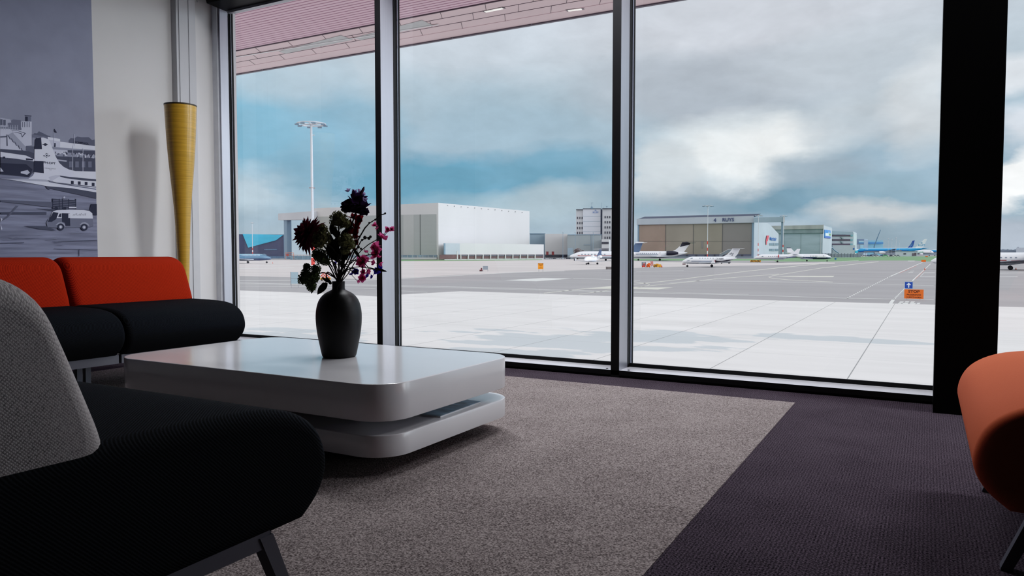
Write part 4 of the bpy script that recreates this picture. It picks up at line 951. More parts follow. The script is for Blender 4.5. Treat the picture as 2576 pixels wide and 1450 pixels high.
T, k = wsd.frame(1943.5, 601.5, .4); mb = MB(); mb.text('Martinair', 9.5*k, T, 0, bold=.02, font_scale=(1.75,1.35)); fin(mb, 'airline_name', [KLMB], t)
mb = MB()
for pts in ([(1927.2,593),(1933,593),(1930.2,607),(1925.2,607)], [(1925.2,607),(1928,607.3),(1927.8,616),(1926,616.4)]):
    mb.face([(lambda q: Vector((q[0][0], q[0][1], ZZ(y, q[1]))) + Vector((.5,-.8,0)))(on_wall(*wsd.k, x)) for x, y in pts])
fin(mb, 'red_emblem', [mat('logo_red', (206,80,96), .5)], t)
mb = MB(); wf.rect(mb, 1896, 1969, 548.5, 560.3, 0, 4, 547.3, 559.3); wf.rect(mb, 1969, 1972.5, 547, 559.5, 1, 4.5); fin(mb, 'gantry_beam', [LBLUE2, HW], t)
mb = MB(); wf.rect(mb, 1964, 1968.5, 559.5, 651, 0, 3); wf.rect(mb, 1968.5, 1971, 559.5, 586, 1, 3); fin(mb, 'gantry_post', [STEELB, LBLUE2], t)
# --- grey hangar with curved parapet and blue panel
dG = 640
t = thing('hangar', 'weathered grey green hangar with a concrete parapet and a blue panel at its end', 'hangar', (*P2(1955,dG), Z0)); wf = Wall(1955, dG+8, 2068, dG); w2 = Wall(2068, dG, 2091, dG+22)
CONP = mat('weathered_concrete', (160,166,166), .8, var=.18, scale=.12, stretch=(1,1,.15)); PARD = mat('dark_weathered_band', (132,148,154), .8, var=.15, scale=.12, stretch=(1,1,.2)); GSH = mat('green_grey_door', (156,174,186), .7, var=.14, scale=.12, stretch=(.3,.3,1.6))
mb = MB(); solid(mb, [P2(1935,dG+9), P2(2068,dG), P2(2090.8,dG+22), P2(2090.6,dG+60), P2(1935,dG+60)], Z0, ZZ(569,dG)); fin(mb, 'walls', [GSH], t)
mb = MB(); wf.rect(mb, 1935, 2069, 569, 578.5, 0, 2.5, 566.5, 576.5); wf.rect(mb, 1935, 2068.5, 578.5, 588, 1, 1.8, 576.5, 586.5); fin(mb, 'parapet', [CONP, PARD], t)
mb = MB(); wf.rect(mb, 1955, 2067, 588, 640, 0, .6, 586.7, 640)
for x in (2014, 1972): wf.rect(mb, x-.4, x+.4, 588, 640, 1, .8)
wf.rect(mb, 2062.5, 2065, 587, 640, 2, .9); fin(mb, 'sliding_door', [GSH, PARD, LBLUE], t)
mb = MB(); wf.rect(mb, 1955, 2068, 640, 648, 0, .7); w2.rect(mb, 2068, 2091, 638, 648, 0, .5); fin(mb, 'base_wall', [ROOFD], t)
mb = MB(); w2.rect(mb, 2068, 2091, 566.5, 640, 0, .3, 575, 640); wf.rect(mb, 2068.5, 2069.3, 565.5, 588, 1, 2.7); fin(mb, 'end_wall', [LBLUE, HW], t)
mb = MB(); w2.rect(mb, 2071.5, 2086.2, 578.5, 599, 0, .7, 580.5, 600.5); fin(mb, 'blue_panel', [mat('panel_blue', (50,130,204), .5, var=.1, scale=.3)], t)
mb = MB(); w2.rect(mb, 2073, 2086, 586.5, 594, 0, .9, 587.5, 595); w2.rect(mb, 2081.5, 2086.2, 588, 593, 1, 1.0, 588.5, 593.6); w2.rect(mb, 2072, 2086.2, 595.3, 599, 2, .9, 596, 600.4); w2.rect(mb, 2080.5, 2082, 583, 588, 0, 1); fin(mb, 'panel_print', [mat('panel_white', (206,220,226), .5), mat('panel_green', (110,160,110), .5), mat('panel_indigo', (70,96,184), .5)], t)
# --- office wing with three dark bands
t = thing('building', 'pale office block with three dark window bands and an outside stair', 'building', (*P2(2091,690), Z0)); wf = Wall(2091, 690, 2145, 690); ws2 = Wall(2145,690,2154,735)
mb = MB(); solid(mb, [P2(2091,690), P2(2145,690), P2(2154,735), P2(2100,760)], Z0, ZZ(583,690)); fin(mb, 'walls', [LBLUE], t)
mb = MB(); wf.rect(mb, 2088, 2126, 581, 590, 0, .4, 583.5); wf.rect(mb, 2092, 2145, 583, 591, 0, .2, 584); fin(mb, 'roof_parapet', [LBLUE2], t)
for y0, y1 in ((591,595),(602,606),(613.3,617)): mb = MB(); wf.rect(mb, 2092, 2138, y0, y1, 0, .5); wf.rect(mb, 2138, 2144, y0, y1, 1, .5); fin(mb, 'window_band', [mat('maroon_glass', (84,76,92), .3), mat('teal_glass', (110,160,172), .3)], t)
mb = MB()
for x, y in ((2113,596),(2116,599),(2113,607),(2116,610)): wf.rect(mb, x, x+4, y, y+3, 0, .8)
fin(mb, 'awning', [PARD], t)
mb = MB(); wf.rect(mb, 2089, 2146, 617.3, 648, 0, 4); ws2.rect(mb, 2145.5, 2153.5, 586, 640, 1, .3, 592.5); fin(mb, 'lower_front', [LBLUE, mat('end_panel', (176,190,196), .6)], t)
mb = MB(); a = [Vector((*on_wall(*wf.k, x)[0], ZZ(y, 684))) + Vector((2,-6,0)) for x, y in ((2077,617.5),(2090,624.5),(2095,630),(2106,637.5))]; mb.tube(a, .6, 5); wf.rect(mb, 2070, 2080, 617, 618, 0, 4.6); fin(mb, 'outside_stair', [STEELB], t)
mb = MB(); wf.rect(mb, 2146, 2152.5, 631, 637, 0, 4.5); fin(mb, 'cyan_panel', [CYAN], t); mb = MB(); wf.rect(mb, 2141, 2144, 624, 628.5, 0, 4.3); fin(mb, 'small_sign', [KLMB], t)
# --- farther blue buildings
t = thing('building', 'slate blue terminal wing behind the big blue airliner nose', 'building', (*P2(2155,1230), Z0)); wf = Wall(2155,1230,2172,1230); w2 = Wall(2172,1230,2183,1260)
mb = MB(); solid(mb, [P2(2155,1230), P2(2172,1230), P2(2181.9,1260), P2(2181,1290), P2(2155,1290)], Z0, ZZ(602,1230)); fin(mb, 'walls', [LBLUE2], t)
mb = MB(); wf.rect(mb, 2155, 2172, 602, 615, 0, .5); w2.rect(mb, 2172, 2182.5, 602.3, 637, 1, .5, 604.5); wf.rect(mb, 2155, 2172, 628, 640, 1, .5); fin(mb, 'slate_panel', [mat('slate_blue', (108,126,154), .6), mat('slate_grey', (120,140,158), .6)], t)
mb = MB(); wf.rect(mb, 2159, 2172, 606, 610, 0, .8); wf.rect(mb, 2159, 2172, 610.5, 613, 1, .8); wf.rect(mb, 2163, 2172, 616, 635, 0, .6); fin(mb, 'glass_front', [mat('aqua_glass', (150,190,208), .3), mat('bright_blue_band', (78,140,196), .4)], t)
t = thing('building', 'aqua building with a bright blue band behind the crane', 'building', (*P2(2183,1260), Z0)); wf = Wall(2183,1260,2221,1260); mb = MB(); solid(mb, [P2(2182,1262), P2(2221,1262), P2(2221,1300), P2(2182,1300)], Z0, ZZ(605,1262)); fin(mb, 'walls', [mat('aqua_cladding', (132,182,206), .6)], t)
mb = MB(); wf.rect(mb, 2183, 2221, 610, 613.5, 0, .6); fin(mb, 'blue_band', [mat('band_blue', (70,130,196), .5)], t)
# crane
t = thing('crane', 'thin lattice crane jib leaning over the blue airliner', 'crane', (*P2(2199,1175), Z0)); mb = MB(); mb.tube([at(2199,640,1175), at(2199,621,1175), at(2207,599,1175), at(2215.3,578.5,1175)], [.9,.8,.7,.45], 5); fin(mb, 'jib', [mat('crane_blue', (84,116,140), .6)], t)
mb = MB(); mb.box(-4,4,-3,3,0,3); mb.build('undercarriage', STEELB, t)
# --- navy and cyan hangar at the far left
dN = 540
t = thing('hangar', 'navy hangar with a pointed cyan panel behind the dark blue jet', 'hangar', (*P2(600,dN), Z0)); wf = Wall(560, dN-6, 730, dN+6); mb = MB(); solid(mb, [P2(540,dN-8), P2(730,dN+6), P2(734,dN+60), P2(540,dN+60)], Z0, ZZ(590,dN)); fin(mb, 'walls', [NAVY], t)
mb = MB(); pts = [(612,589.5),(714,590.8),(696,604.5),(625.5,623.5)]
mb.prism([Vector((*on_wall(*wf.k, x)[0], ZZ(y, dN))) for x, y in pts], (.5,-.8,0)); fin(mb, 'cyan_panel', [CYAN], t)
mb = MB(); wf.rect(mb, 714, 722, 591.5, 653, 0, .5); wf.rect(mb, 560, 720, 645, 653.5, 1, 1.0); wf.rect(mb, 665, 697, 627, 629.5, 1, .4); fin(mb, 'blue_trim', [mat('navy_light', (100,128,160), .6), mat('fence_blue', (92,120,150), .6, var=.3, scale=1.5, stretch=(1,1,.1))], t)
# fence in front of the great hangar, continuing
t = thing('fence', 'low blue grey mesh fence at the foot of the great white hangar', 'fence', (*P2(735,452), Z0)); wf = Wall(690, 452, 1110, 420); mb = MB(); wf.rect(mb, 730, 800, 644, 653.5, 0, .2)
fin(mb, 'fence_panel', [mat('fence_mesh', (120,148,166), .6, var=.35, scale=1.2, stretch=(1,1,.1))], t)
mb = MB()
for k in range(9): wf.rect(mb, 732+k*8, 732.6+k*8, 643, 654, 0, .4)
fin(mb, 'fence_post', [STEELB], t)
# scaffold-like stair truck by the fence
t = thing('boarding_stair', 'small orange railed boarding stair standing by the fence', 'stair', (*P2(718,440), Z0)); s = 440/F; mb = MB()
for x in (-.0, 20): mb.tube([(x*s,0,0),(x*s,0,17*s)], .12, 5)
mb.tube([(0,0,17*s),(20*s,0,17*s)], .15, 5); mb.tube([(0,0,12*s),(20*s,0,12*s)], .12, 5); mb.build('railing', mat('orange_rail', (200,120,84), .6), t)
mb = MB(); mb.box(2*s, 8*s, -1, 1, 9*s, 15*s); mb.build('panel', mat('red_board', (150,60,50), .6), t); mb = MB()
for k in range(6): mb.box((6+k*4)*s, (10+k*4)*s, -1, 1, (8-k*1.3)*s, (8.8-k*1.3)*s)
mb.build('steps', mat('stair_grey', (150,160,166), .6), t); t.rotation_euler.z = -az(718)
# --- background treeline and far roofs
t = MB(); rr = random.Random(5); 
def belt(mb, x0, x1, yt, d, amp, m=0):
    n = int((x1-x0)/3); r1, r2, r3 = [], [], []
    for k in range(n+1):
        x = x0 + (x1-x0)*k/n; h = yt + rr.uniform(-amp, amp); a, b = P2(x, d), P2(x, d+40)
        r1.append(Vector((*a, Z0))); r2.append(Vector((*a, ZZ(h, d)))); r3.append(Vector((*b, ZZ(h-.3, d))))
    for k in range(n): mb.face([r1[k], r1[k+1], r2[k+1], r2[k]], m); mb.face([r2[k], r2[k+1], r3[k+1], r3[k]], m)
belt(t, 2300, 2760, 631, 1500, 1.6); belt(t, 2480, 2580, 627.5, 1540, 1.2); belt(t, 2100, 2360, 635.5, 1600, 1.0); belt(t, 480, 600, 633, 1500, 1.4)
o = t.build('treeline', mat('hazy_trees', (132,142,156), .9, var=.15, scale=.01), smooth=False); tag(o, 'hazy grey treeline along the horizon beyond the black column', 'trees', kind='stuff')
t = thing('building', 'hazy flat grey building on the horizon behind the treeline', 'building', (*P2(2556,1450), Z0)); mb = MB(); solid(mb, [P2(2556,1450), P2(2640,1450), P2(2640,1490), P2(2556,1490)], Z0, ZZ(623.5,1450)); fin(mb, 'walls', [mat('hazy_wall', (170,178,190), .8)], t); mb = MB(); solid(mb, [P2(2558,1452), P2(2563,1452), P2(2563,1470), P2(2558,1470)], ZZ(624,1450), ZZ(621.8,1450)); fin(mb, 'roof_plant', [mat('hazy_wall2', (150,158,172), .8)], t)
# brown tree before the grey box
t = thing('tree', 'reddish brown autumn tree in front of the grey box building', 'tree', (*P2(1453,470), Z0)); s = 470/F; mb = MB(); mb.tube([(0,0,0),(0,0,8*s)], [.5,.35], 6); mb.tube([(0,0,4*s),(8*s,0,14*s)], .25, 5); mb.tube([(0,0,5*s),(-5*s,0,15*s)], .25, 5); mb.build('trunk', mat('bark', (80,70,70), .9), t)
mb = MB()
for cx, cy, r in ((0,14,9),(-5,10,6),(6,11,6),(2,20,7),(-4,19,6),(14,16,5),(14,10,6),(10,6,5),(-8,5,4)):
    for k in range(70):
        v = Vector((R.gauss(0,1),R.gauss(0,1),R.gauss(0,1))).normalized()*R.uniform(.5,1.05); c = Vector(((cx+v.x*r)*s, v.y*r*s, (cy+v.z*r)*s + .3)); a = Vector((R.uniform(-1,1),R.uniform(-1,1),R.uniform(-1,1)))*.55; b_ = Vector((R.uniform(-1,1),R.uniform(-1,1),R.uniform(-1,1)))*.55
        mb.face([c, c+a, c+a+b_, c+b_])
mb.build('crown', mat('brown_leaves', (128,112,112), .9, var=.3, scale=.8), t, smooth=False)
# ------------------------------------------------------------------ floodlight masts
MASTW = mat('mast_grey', (196,200,208), .5, .2, .04); MRED = mat('mast_red', (206,66,58), .6); LAMPG = mat('floodlight_grey', (112,134,154), .5)
def mast(label, px, pyb, pytop, halfw_px, polew, stripes, d=None, name='floodlight_mast'):
    """stripes: (y_top, y_bottom, n) red and white bands"""
    d = d or gd(pyb); s = d/F; p = P2(px, d); t = thing(name, label, 'mast', (p[0], p[1], Z0), -az(px))
    zz = lambda y: ZZ(y, d) - Z0
    h = zz(pytop+4); mb = MB()
    ys = [pyb, stripes[1] if stripes else pyb, stripes[0] if stripes else pyb, pytop+4]
    w = polew*s/2
    mb.tube([(0,0,0),(0,0,h)], [w*1.15, w*.72], 10)
    n = 5 if polew > 4 else 3
    for k in range(n*2): z = h*(.15+.8*k/(n*2)); mb.tube([(0,0,z),(0,0,z+.25*s)], w*(1.2-.35*k/(n*2)), 10)
    mb.build('pole', MASTW, t)
    if stripes:
        y0, y1, k = stripes
        for i in range(k):
            a, b = y0+(y1-y0)*i/k, y0+(y1-y0)*(i+1)/k
            MB().tube([(0,0,max(0,zz(b))),(0,0,zz(a))], w*1.22, 10).build('painted_band', MRED if i%2==0 else mat('mast_white', (226,226,230), .6), t)
    rr_ = halfw_px*s; zr = zz(pytop+2.2*halfw_px/35+1); mb = MB(); th = max(.12, .35*s)
    mb.tube([(rr_*math.cos(2*math.pi*k/28), rr_*math.sin(2*math.pi*k/28), zr) for k in range(29)], th, 5)
    for k in range(6): a = math.pi*k/3+.3; mb.tube([(0,0,zr-.1),(rr_*math.cos(a), rr_*math.sin(a), zr)], th*.9, 4)
    mb.tube([(0,0,zr-1.6*s),(0,0,zr+1.8*s)], w*1.5, 8); mb.build('light_ring', MASTW, t)
    for k in range(8):
        a = math.pi*k/4+.15; mb = MB(); c = Vector((rr_*math.cos(a), rr_*math.sin(a), zr-2.6*s*halfw_px/35)); q = .09*rr_
        mb.box(c.x-q*1.6, c.x+q*1.6, c.y-q, c.y+q, c.z-q*.6, c.z+q*.3); mb.tube([(c.x,c.y,c.z),(c.x,c.y,zr)], th*.8, 4); mb.build('floodlight', LAMPG, t)
    MB().tube([(0,0,zr+1.5*s),(0,0,zr+5*s*halfw_px/35+1.2*s)], [.5*s*min(1,polew/5), .3*s*min(1,polew/5)], 6).build('beacon', mat('beacon_dark', (120,110,124), .6), t)
    if polew > 5:
        mb = MB(); zc_ = zz(343); mb.box(1*s, 8*s, -.6*s, .6*s, zc_, zc_+1.4*s); mb.tube([(0,0,zc_-1.5*s),(6*s,0,zc_)], .3*s, 5); mb.build('camera_arm', MASTW, t)
        mb = MB(); zc_ = zz(474); mb.tube([(w*1.9*math.cos(2*math.pi*k/16), w*1.9*math.sin(2*math.pi*k/16), zc_) for k in range(17)], .35*s, 5); mb.box(-7*s,-4*s,-.5*s,.5*s,zc_-.6*s,zc_+1*s); mb.box(3*s,6.5*s,-.5*s,.5*s,zc_-.6*s,zc_+.8*s); mb.build('obstruction_lights', mat('obstruction_red', (160,110,104), .5), t)
    return t
mast('tall floodlight mast behind the flowers, the nearest and highest of the masts', 787, 686, 312, 35, 7.5, (612, 686, 4))
mast('floodlight mast with red and white foot in front of the 4 RUYS hangar', 1779.5, 649, 517, 12.5, 1.7, (607,648,5), d=520)
mast('floodlight mast with red and white foot beside the hangar side wall with the airline name', 1907, 648, 541.5, 9, 1.4, (612,647,5), d=540)
mast('floodlight mast with red and white foot at the end of the hangar gantry', 1969.5, 648, 542.5, 8, 2.0, (616.5,646,5), d=545)
mast('slim floodlight mast in front of the navy and cyan hangar', 635.5, 653, 560, 4, 1.8, (624,640,3), d=440)
for i, (px, yt) in enumerate(((2253.5,598),(2243,602),(2262,606),(2234,600))):
    mast(['dark slim mast beyond the blue airliner, the highest of its row', 'thin pale mast beyond the blue airliner, just before the highest one', 'thin pale mast beyond the blue airliner, nearest its tail', 'thin pale mast beyond the blue airliner, nearest the crane'][i], px, 642, yt, 1.6, .9 if i == 0 else .4, None, d=945+i*4, name='light_mast')

# ------------------------------------------------------------------ aircraft
TYRE = mat('tyre', (44,44,50), .8); STRUT = mat('gear_steel', (150,152,160), .4, .4); CWIN = mat('cockpit_glass', (90,110,130), .15, var=.2, scale=2); PWIN = mat('cabin_window_glass', (150,160,176), .3)
PWD = mat('cabin_window_dark', (74,80,96), .3)
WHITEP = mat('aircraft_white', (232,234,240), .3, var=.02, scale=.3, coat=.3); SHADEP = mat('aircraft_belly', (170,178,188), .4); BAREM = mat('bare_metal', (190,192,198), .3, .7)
BIZ = [(0,.06,-.20),(.008,.20,-.20),(.03,.40,-.17),(.06,.58,-.13),(.10,.78,-.07),(.14,.93,-.02),(.19,1,0),(.3,1,0),(.45,1,0),(.58,.99,0),(.68,.90,.05),(.78,.74,.13),(.88,.50,.20),(.96,.26,.27),(1,.10,.30)]
AIRL = [(0,.08,-.12),(.006,.28,-.12),(.02,.52,-.09),(.04,.75,-.05),(.065,.93,-.01),(.1,1,0),(.3,1,0),(.5,1,0),(.68,1,0),(.78,.88,.10),(.88,.6,.24),(.96,.28,.36),(1,.1,.4)]
def jet(label, nose, tail, yg, yc, D, direction, colours, colfn, fins, stab=None, wing=None, winglet=None, engines=(), gear=(), wheel=2.0, wins=None, cock=None, shape=BIZ, yaw=0.0, d=None, name='business_jet', cat='aeroplane', texts=(), extra=None, span=9.0, T_tail=None, winm=None, finm=0, wingm=None, group=None):
    """all figures are photo pixels along the side view; turned into metres at the aircraft's own distance"""
    d = d or gd(yg); s = d/F; sg = 1 if direction == 'L' else -1
    p = P2(nose, d); t = thing(name, label, cat, (p[0], p[1], Z0), -az((nose+tail)/2) + (0 if sg > 0 else math.pi) + yaw, group)
    cq = math.cos(math.atan(((nose+tail)/2-1288)/F)); X = lambda px: (px-nose)*sg*s*cq; Z = lambda py: ZZ(py, d) - Z0
    Lf = X(tail); R0 = D*s/2; zc = Z(yc)
    st = shape; rings = []
    dense = []
    for a, b in zip(st, st[1:]):
        for k in range(3): u = k/3; dense.append(tuple(a[i]*(1-u)+b[i]*u for i in range(3)))
    dense.append(st[-1])
    for x, r, zo in dense: rings.append([Vector((x*Lf, r*R0*math.sin(2*math.pi*k/40), zc+zo*D*s + r*R0*math.cos(2*math.pi*k/40))) for k in range(40)])
    def mf(a, b):
        c = (a+b)/2; return colfn(c.x/Lf, (c.z-zc)/R0)
    MB().rings(rings, 0, True, mf).build('fuselage', colours, t, angle=60)
    def surf(x, zrel):  # half width of the fuselage at x (fraction) and relative height
        for a, b in zip(st, st[1:]):
            if a[0] <= x <= b[0]:
                u = (x-a[0])/(b[0]-a[0]+1e-9); r = a[1]*(1-u)+b[1]*u; zo = a[2]*(1-u)+b[2]*u; break
        zz = zrel*R0 - zo*D*s; rr_ = r*R0; return math.sqrt(max(.02*R0*R0, rr_*rr_-zz*zz))
    near = -1 if sg > 0 else 1    # side that faces the lounge (local y)
    # fins
    for i, (pts, th, m) in enumerate(fins):
        q = [Vector((X(x), 0, Z(y))) for x, y in pts]; th *= s
        c = sum(q, Vector())/len(q)
        MB().rings([[v+Vector((0,-th,0)) if True else v for v in [c+(w-c)*.97 for w in q]], [v for v in q], [v+Vector((0,th,0)) for v in [c+(w-c)*.97 for w in q]]]).build('tail_fin' if i == 0 else 'fin_panel', m, t)
    if stab:
        x0, x1, y, sp, sw = stab[:5]
        for q in (-1, 1):
            MB().rings([[Vector((X(x0),0,Z(y)-.5*s)), Vector((X(x1),0,Z(y)-.4*s)), Vector((X(x1),0,Z(y)+.3*s)), Vector((X(x0),0,Z(y)+.5*s))],
                        [Vector((X(x0)+sw*s, q*sp*s, Z(y)-.25*s)), Vector((X(x1)+sw*s*.7, q*sp*s, Z(y)-.2*s)), Vector((X(x1)+sw*s*.7, q*sp*s, Z(y)+.25*s)), Vector((X(x0)+sw*s, q*sp*s, Z(y)+.25*s))]]).build('tailplane', stab[5] if len(stab) > 5 else colours[0], t)
    if wing:
        x0, x1, y, sp, xt0, xt1, yt = wing
        for q in (-1, 1):
            MB().rings([[Vector((X(x0),q*R0*.3,Z(y)-1.0*s)), Vector((X(x1),q*R0*.3,Z(y)-.3*s)), Vector((X(x1),q*R0*.3,Z(y)+.1*s)), Vector((X((x0+x1)/2),q*R0*.3,Z(y)+1*s)), Vector((X(x0),q*R0*.3,Z(y)+.6*s))],
                        [Vector((X(xt0),q*sp*s,Z(yt)-.25*s)), Vector((X(xt1),q*sp*s,Z(yt)-.1*s)), Vector((X(xt1),q*sp*s,Z(yt)+.05*s)), Vector((X((xt0+xt1)/2),q*sp*s,Z(yt)+.3*s)), Vector((X(xt0),q*sp*s,Z(yt)+.2*s))]]).build('wing', wingm or SHADEP, t)
            if winglet:
                w = [Vector((X(x), q*sp*s + q*.12*(yt-yy)*s, Z(yy))) for x, yy in winglet]
                MB().prism(w, (0, q*.35*s, 0)).build('winglet', colours[0], t)
    for (x0, x1, y, r, off, m) in engines:
        for q in (-1, 1):
            prof = [(0,.78),(.05,.94),(.18,1),(.5,1),(.75,.85),(1,.55)]
            MB().rings([[Vector((X(x0)+(X(x1)-X(x0))*u, q*off*s + r*s*k_*math.cos(2*math.pi*k/16), Z(y)+r*s*k_*math.sin(2*math.pi*k/16))) for k in range(16)] for u, k_ in prof], capm=0).build('engine', m, t)
            MB().rings([[Vector((X(x0)-.02*s+(X(x1)-X(x0))*u, q*off*s + r*s*k_*math.cos(2*math.pi*k/16), Z(y)+r*s*k_*math.sin(2*math.pi*k/16))) for k in range(16)] for u, k_ in ((0,.80),(.04,.97))], cap=False).build('intake_ring', BAREM, t)
    for x, off, nose_g in gear:
        for q in ((0,) if nose_g else (-1, 1)):
            g = MB(); wr = wheel*s*(.8 if nose_g else 1); g.tube([(X(x), q*off*s, wr),(X(x), q*off*s, zc-R0*.6)], .35*s, 6); g = g.build('landing_gear', STRUT, t)
            for e in (-.5, .5):
                MB().tube([(X(x), q*off*s+e*wr*.9-wr*.3, wr),(X(x), q*off*s+e*wr*.9+wr*.3, wr)], wr, 14).build('wheel', TYRE, g)
    if wins:
        x0, dx, n, y, w, h = wins
        for k in range(n):
            x = x0+dx*k; xx = X(x); fr = xx/Lf; zr = (Z(y)-zc)/R0
            for q in ((near,) if n > 8 else (-1, 1)):
                yy = q*(surf(fr, zr)+.03*s)
                pts = [Vector((xx+w*s*math.cos(2*math.pi*j/10)/2, yy-q*.06*s*math.sin(2*math.pi*j/10), Z(y)+h*s*math.sin(2*math.pi*j/10)/2)) for j in range(10)]
                MB().prism(pts, (0, q*.12*s, 0)).build('cabin_window', winm or PWIN, t)
    if cock:
        for q in (-1, 1):
            pts = []
            for x, y in cock:
                xx = X(x); fr = max(.001, xx/Lf); zr = (Z(y)-zc)/R0; pts.append(Vector((xx, q*(surf(fr, zr)+.08*s), Z(y))))
            MB().prism(pts, (0, q*.12*s, .04*s)).build('cockpit_window', CWIN, t)
    for string, px, py, size, m in texts:
        xx = X(px); fr = xx/Lf; zr = (Z(py)-zc)/R0; yy = near*((surf(fr, zr) if 0 < fr < 1 and abs(zr) < 1 else .9*s)+.12*s)
        T = Matrix(((sg,0,0,xx),(0,0,near,yy),(0,1,0,Z(py)),(0,0,0,1)))
        MB().text(string, size*s, T, bold=.02).build('lettering', m, t)
    if extra: extra(t, X, Z, s, near, sg)
    return t
STR = mat('stripe_blue_grey', (84,104,132), .4); REDS = mat('stripe_red', (170,90,90), .4); BLK = mat('aircraft_black', (42,42,58), .35); TXT = mat('registration_dark', (70,76,92), .5)
COVR = mat('engine_cover_red', (200,60,66), .7)
# phenom-like jet, nearest
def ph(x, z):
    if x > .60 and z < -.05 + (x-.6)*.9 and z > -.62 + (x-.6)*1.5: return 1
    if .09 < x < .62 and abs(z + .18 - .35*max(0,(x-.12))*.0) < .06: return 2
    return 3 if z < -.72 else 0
def phx(t, X, Z, s, near, sg):
    T = Matrix(((1,0,0,X(1812)),(0,0,near,near*17.75*s),(0,1,0,Z(651.2)),(0,0,0,1))); MB().text('F-HJBR', 5.2*s, T, bold=.01).build('lettering', TXT, t)
    mb = MB(); mb.box(X(1717), X(1725), -1*s, 1*s, Z(666), Z(663.5)); mb.build('nose_cover', mat('cover_maroon', (96,62,70), .7), t)
    mb = MB(); y = near*13*s; mb.tube([(X(1797.5), y, Z(655)), (X(1797.5), y, Z(660.5))], 1.6*s, 8); mb.build('intake_cover', COVR, t)
    z = MB(); yy = near*9.0*s
    for dx, dy, a in ((0,0,1),(5,2.5,.8),(3,-2,.7),(7,-1,.6)): z.prism([(X(1834+dx), yy*.1+near*1.2*s, Z(640+dy)),(X(1836.5+dx), yy*.1+near*1.2*s, Z(637.5+dy)),(X(1837+dx), yy*.1+near*1.2*s, Z(641+dy))], (0, near*.1*s, 0))
    z.build('tail_emblem', TXT, t)
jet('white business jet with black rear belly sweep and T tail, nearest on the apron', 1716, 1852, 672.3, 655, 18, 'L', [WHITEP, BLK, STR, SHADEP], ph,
    [([(1818,646),(1828,641),(1836,633),(1841,626.5),(1860,626.5),(1854,640),(1845,650),(1825,652)], 1.0, WHITEP)], stab=(1841,1861,626,38,12), wing=(1757,1792,662,62,1792,1799,660), winglet=[(1788,662),(1799,661),(1796,651),(1793,651)],
    engines=[(1801,1826,652,4.6,13,WHITEP)], gear=[(1729.5,0,1),(1791,14,0)], wheel=3.4, wins=(1761,6.6,6,650.5,3.2,3.6), cock=[(1736,651.5),(1742,648.5),(1743,651)], extra=phx)
# large jet with dark tail top behind it
def gl(x, z):
    return 2 if (.12 < x < .55 and abs(z-.06) < .05) else (1 if z < -.72 else 0)
def glx(t, X, Z, s, near, sg):
    MB().prism([Vector((X(x), -1.35*s, Z(y))) for x, y in ((1709,622),(1715,610),(1728,609.5),(1736,612),(1733,616.5)) ], (0,2.7*s,0)).build('dark_tail_cap', BLK, t)
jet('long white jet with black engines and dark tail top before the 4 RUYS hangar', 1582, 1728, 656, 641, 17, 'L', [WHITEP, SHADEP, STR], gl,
    [([(1690,633),(1700,628),(1709,620),(1716,610),(1736,611.5),(1727,624),(1720,634),(1700,637)], 1.2, WHITEP)], stab=(1716,1737,612,42,14,BLK), wing=(1636,1680,646,95,1672,1680,646), winglet=[(1652,646),(1662,645),(1662,634.5),(1659,634.5)],
    engines=[(1675,1705,637.2,5.4,13,BLK)], gear=[(1660,15,0),(1606,0,1)], wheel=2.7, wins=(1601,5.0,11,638,2.2,2.6), winm=STR, extra=glx)
# gulfstream partly behind the mullion
def gu(x, z): return 1 if (x > .12 and abs(z+.2) < .075) else (2 if z < -.7 else 0)
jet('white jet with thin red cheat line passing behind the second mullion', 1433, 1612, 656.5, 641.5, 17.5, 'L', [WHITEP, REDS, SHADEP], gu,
    [([(1572,634),(1588,630),(1597,612),(1616,611),(1609,632),(1600,640)], 1.2, mat('fin_blue_grey', (96,118,150), .4)), ([(1594,613),(1601,609),(1618,609.5),(1617,612.5)], 1.3, WHITEP)], stab=(1599,1617,611.5,52,10), wing=(1510,1556,651,100,1548,1556,648),
    winglet=[(1548,648),(1556,647),(1556,637),(1553,637)], engines=[(1570,1597,639,5.4,14,WHITEP)], gear=[(1445.5,0,1),(1524,16,0)], wheel=2.6, wins=(1464.5,8.1,8,640.5,4.6,3.6), cock=[(1444,639.5),(1450,636.6),(1451.5,639.4)])
# small jet, nose towards the lounge
def ci(x, z): return 1 if z < -.75 else 0
jet('small white twin jet turned nose-on, before the red lined jet', 1470, 1562, 666.3, 652.5, 13.5, 'L', [WHITEP, SHADEP], ci,
    [([(1542,646),(1552,636),(1558,627),(1567,627),(1564,642),(1558,648)], 1.1, mat('fin_navy', (72,88,124), .4))], stab=(1557,1568,626.6,20,3), wing=(1505,1525,659,52,1517,1523,656.5), winglet=[(1517,656.5),(1523,656.5),(1526,650),(1524,650)], engines=[(1532,1548,646.5,3.8,10.5,WHITEP)], gear=[(1482,0,1),(1518,13,0)], wheel=2.4,
    wins=(1498,5,5,649.5,2.4,2.8), cock=[(1479,650),(1484,646.5),(1487,649.5)], yaw=math.radians(64), name='small_jet')
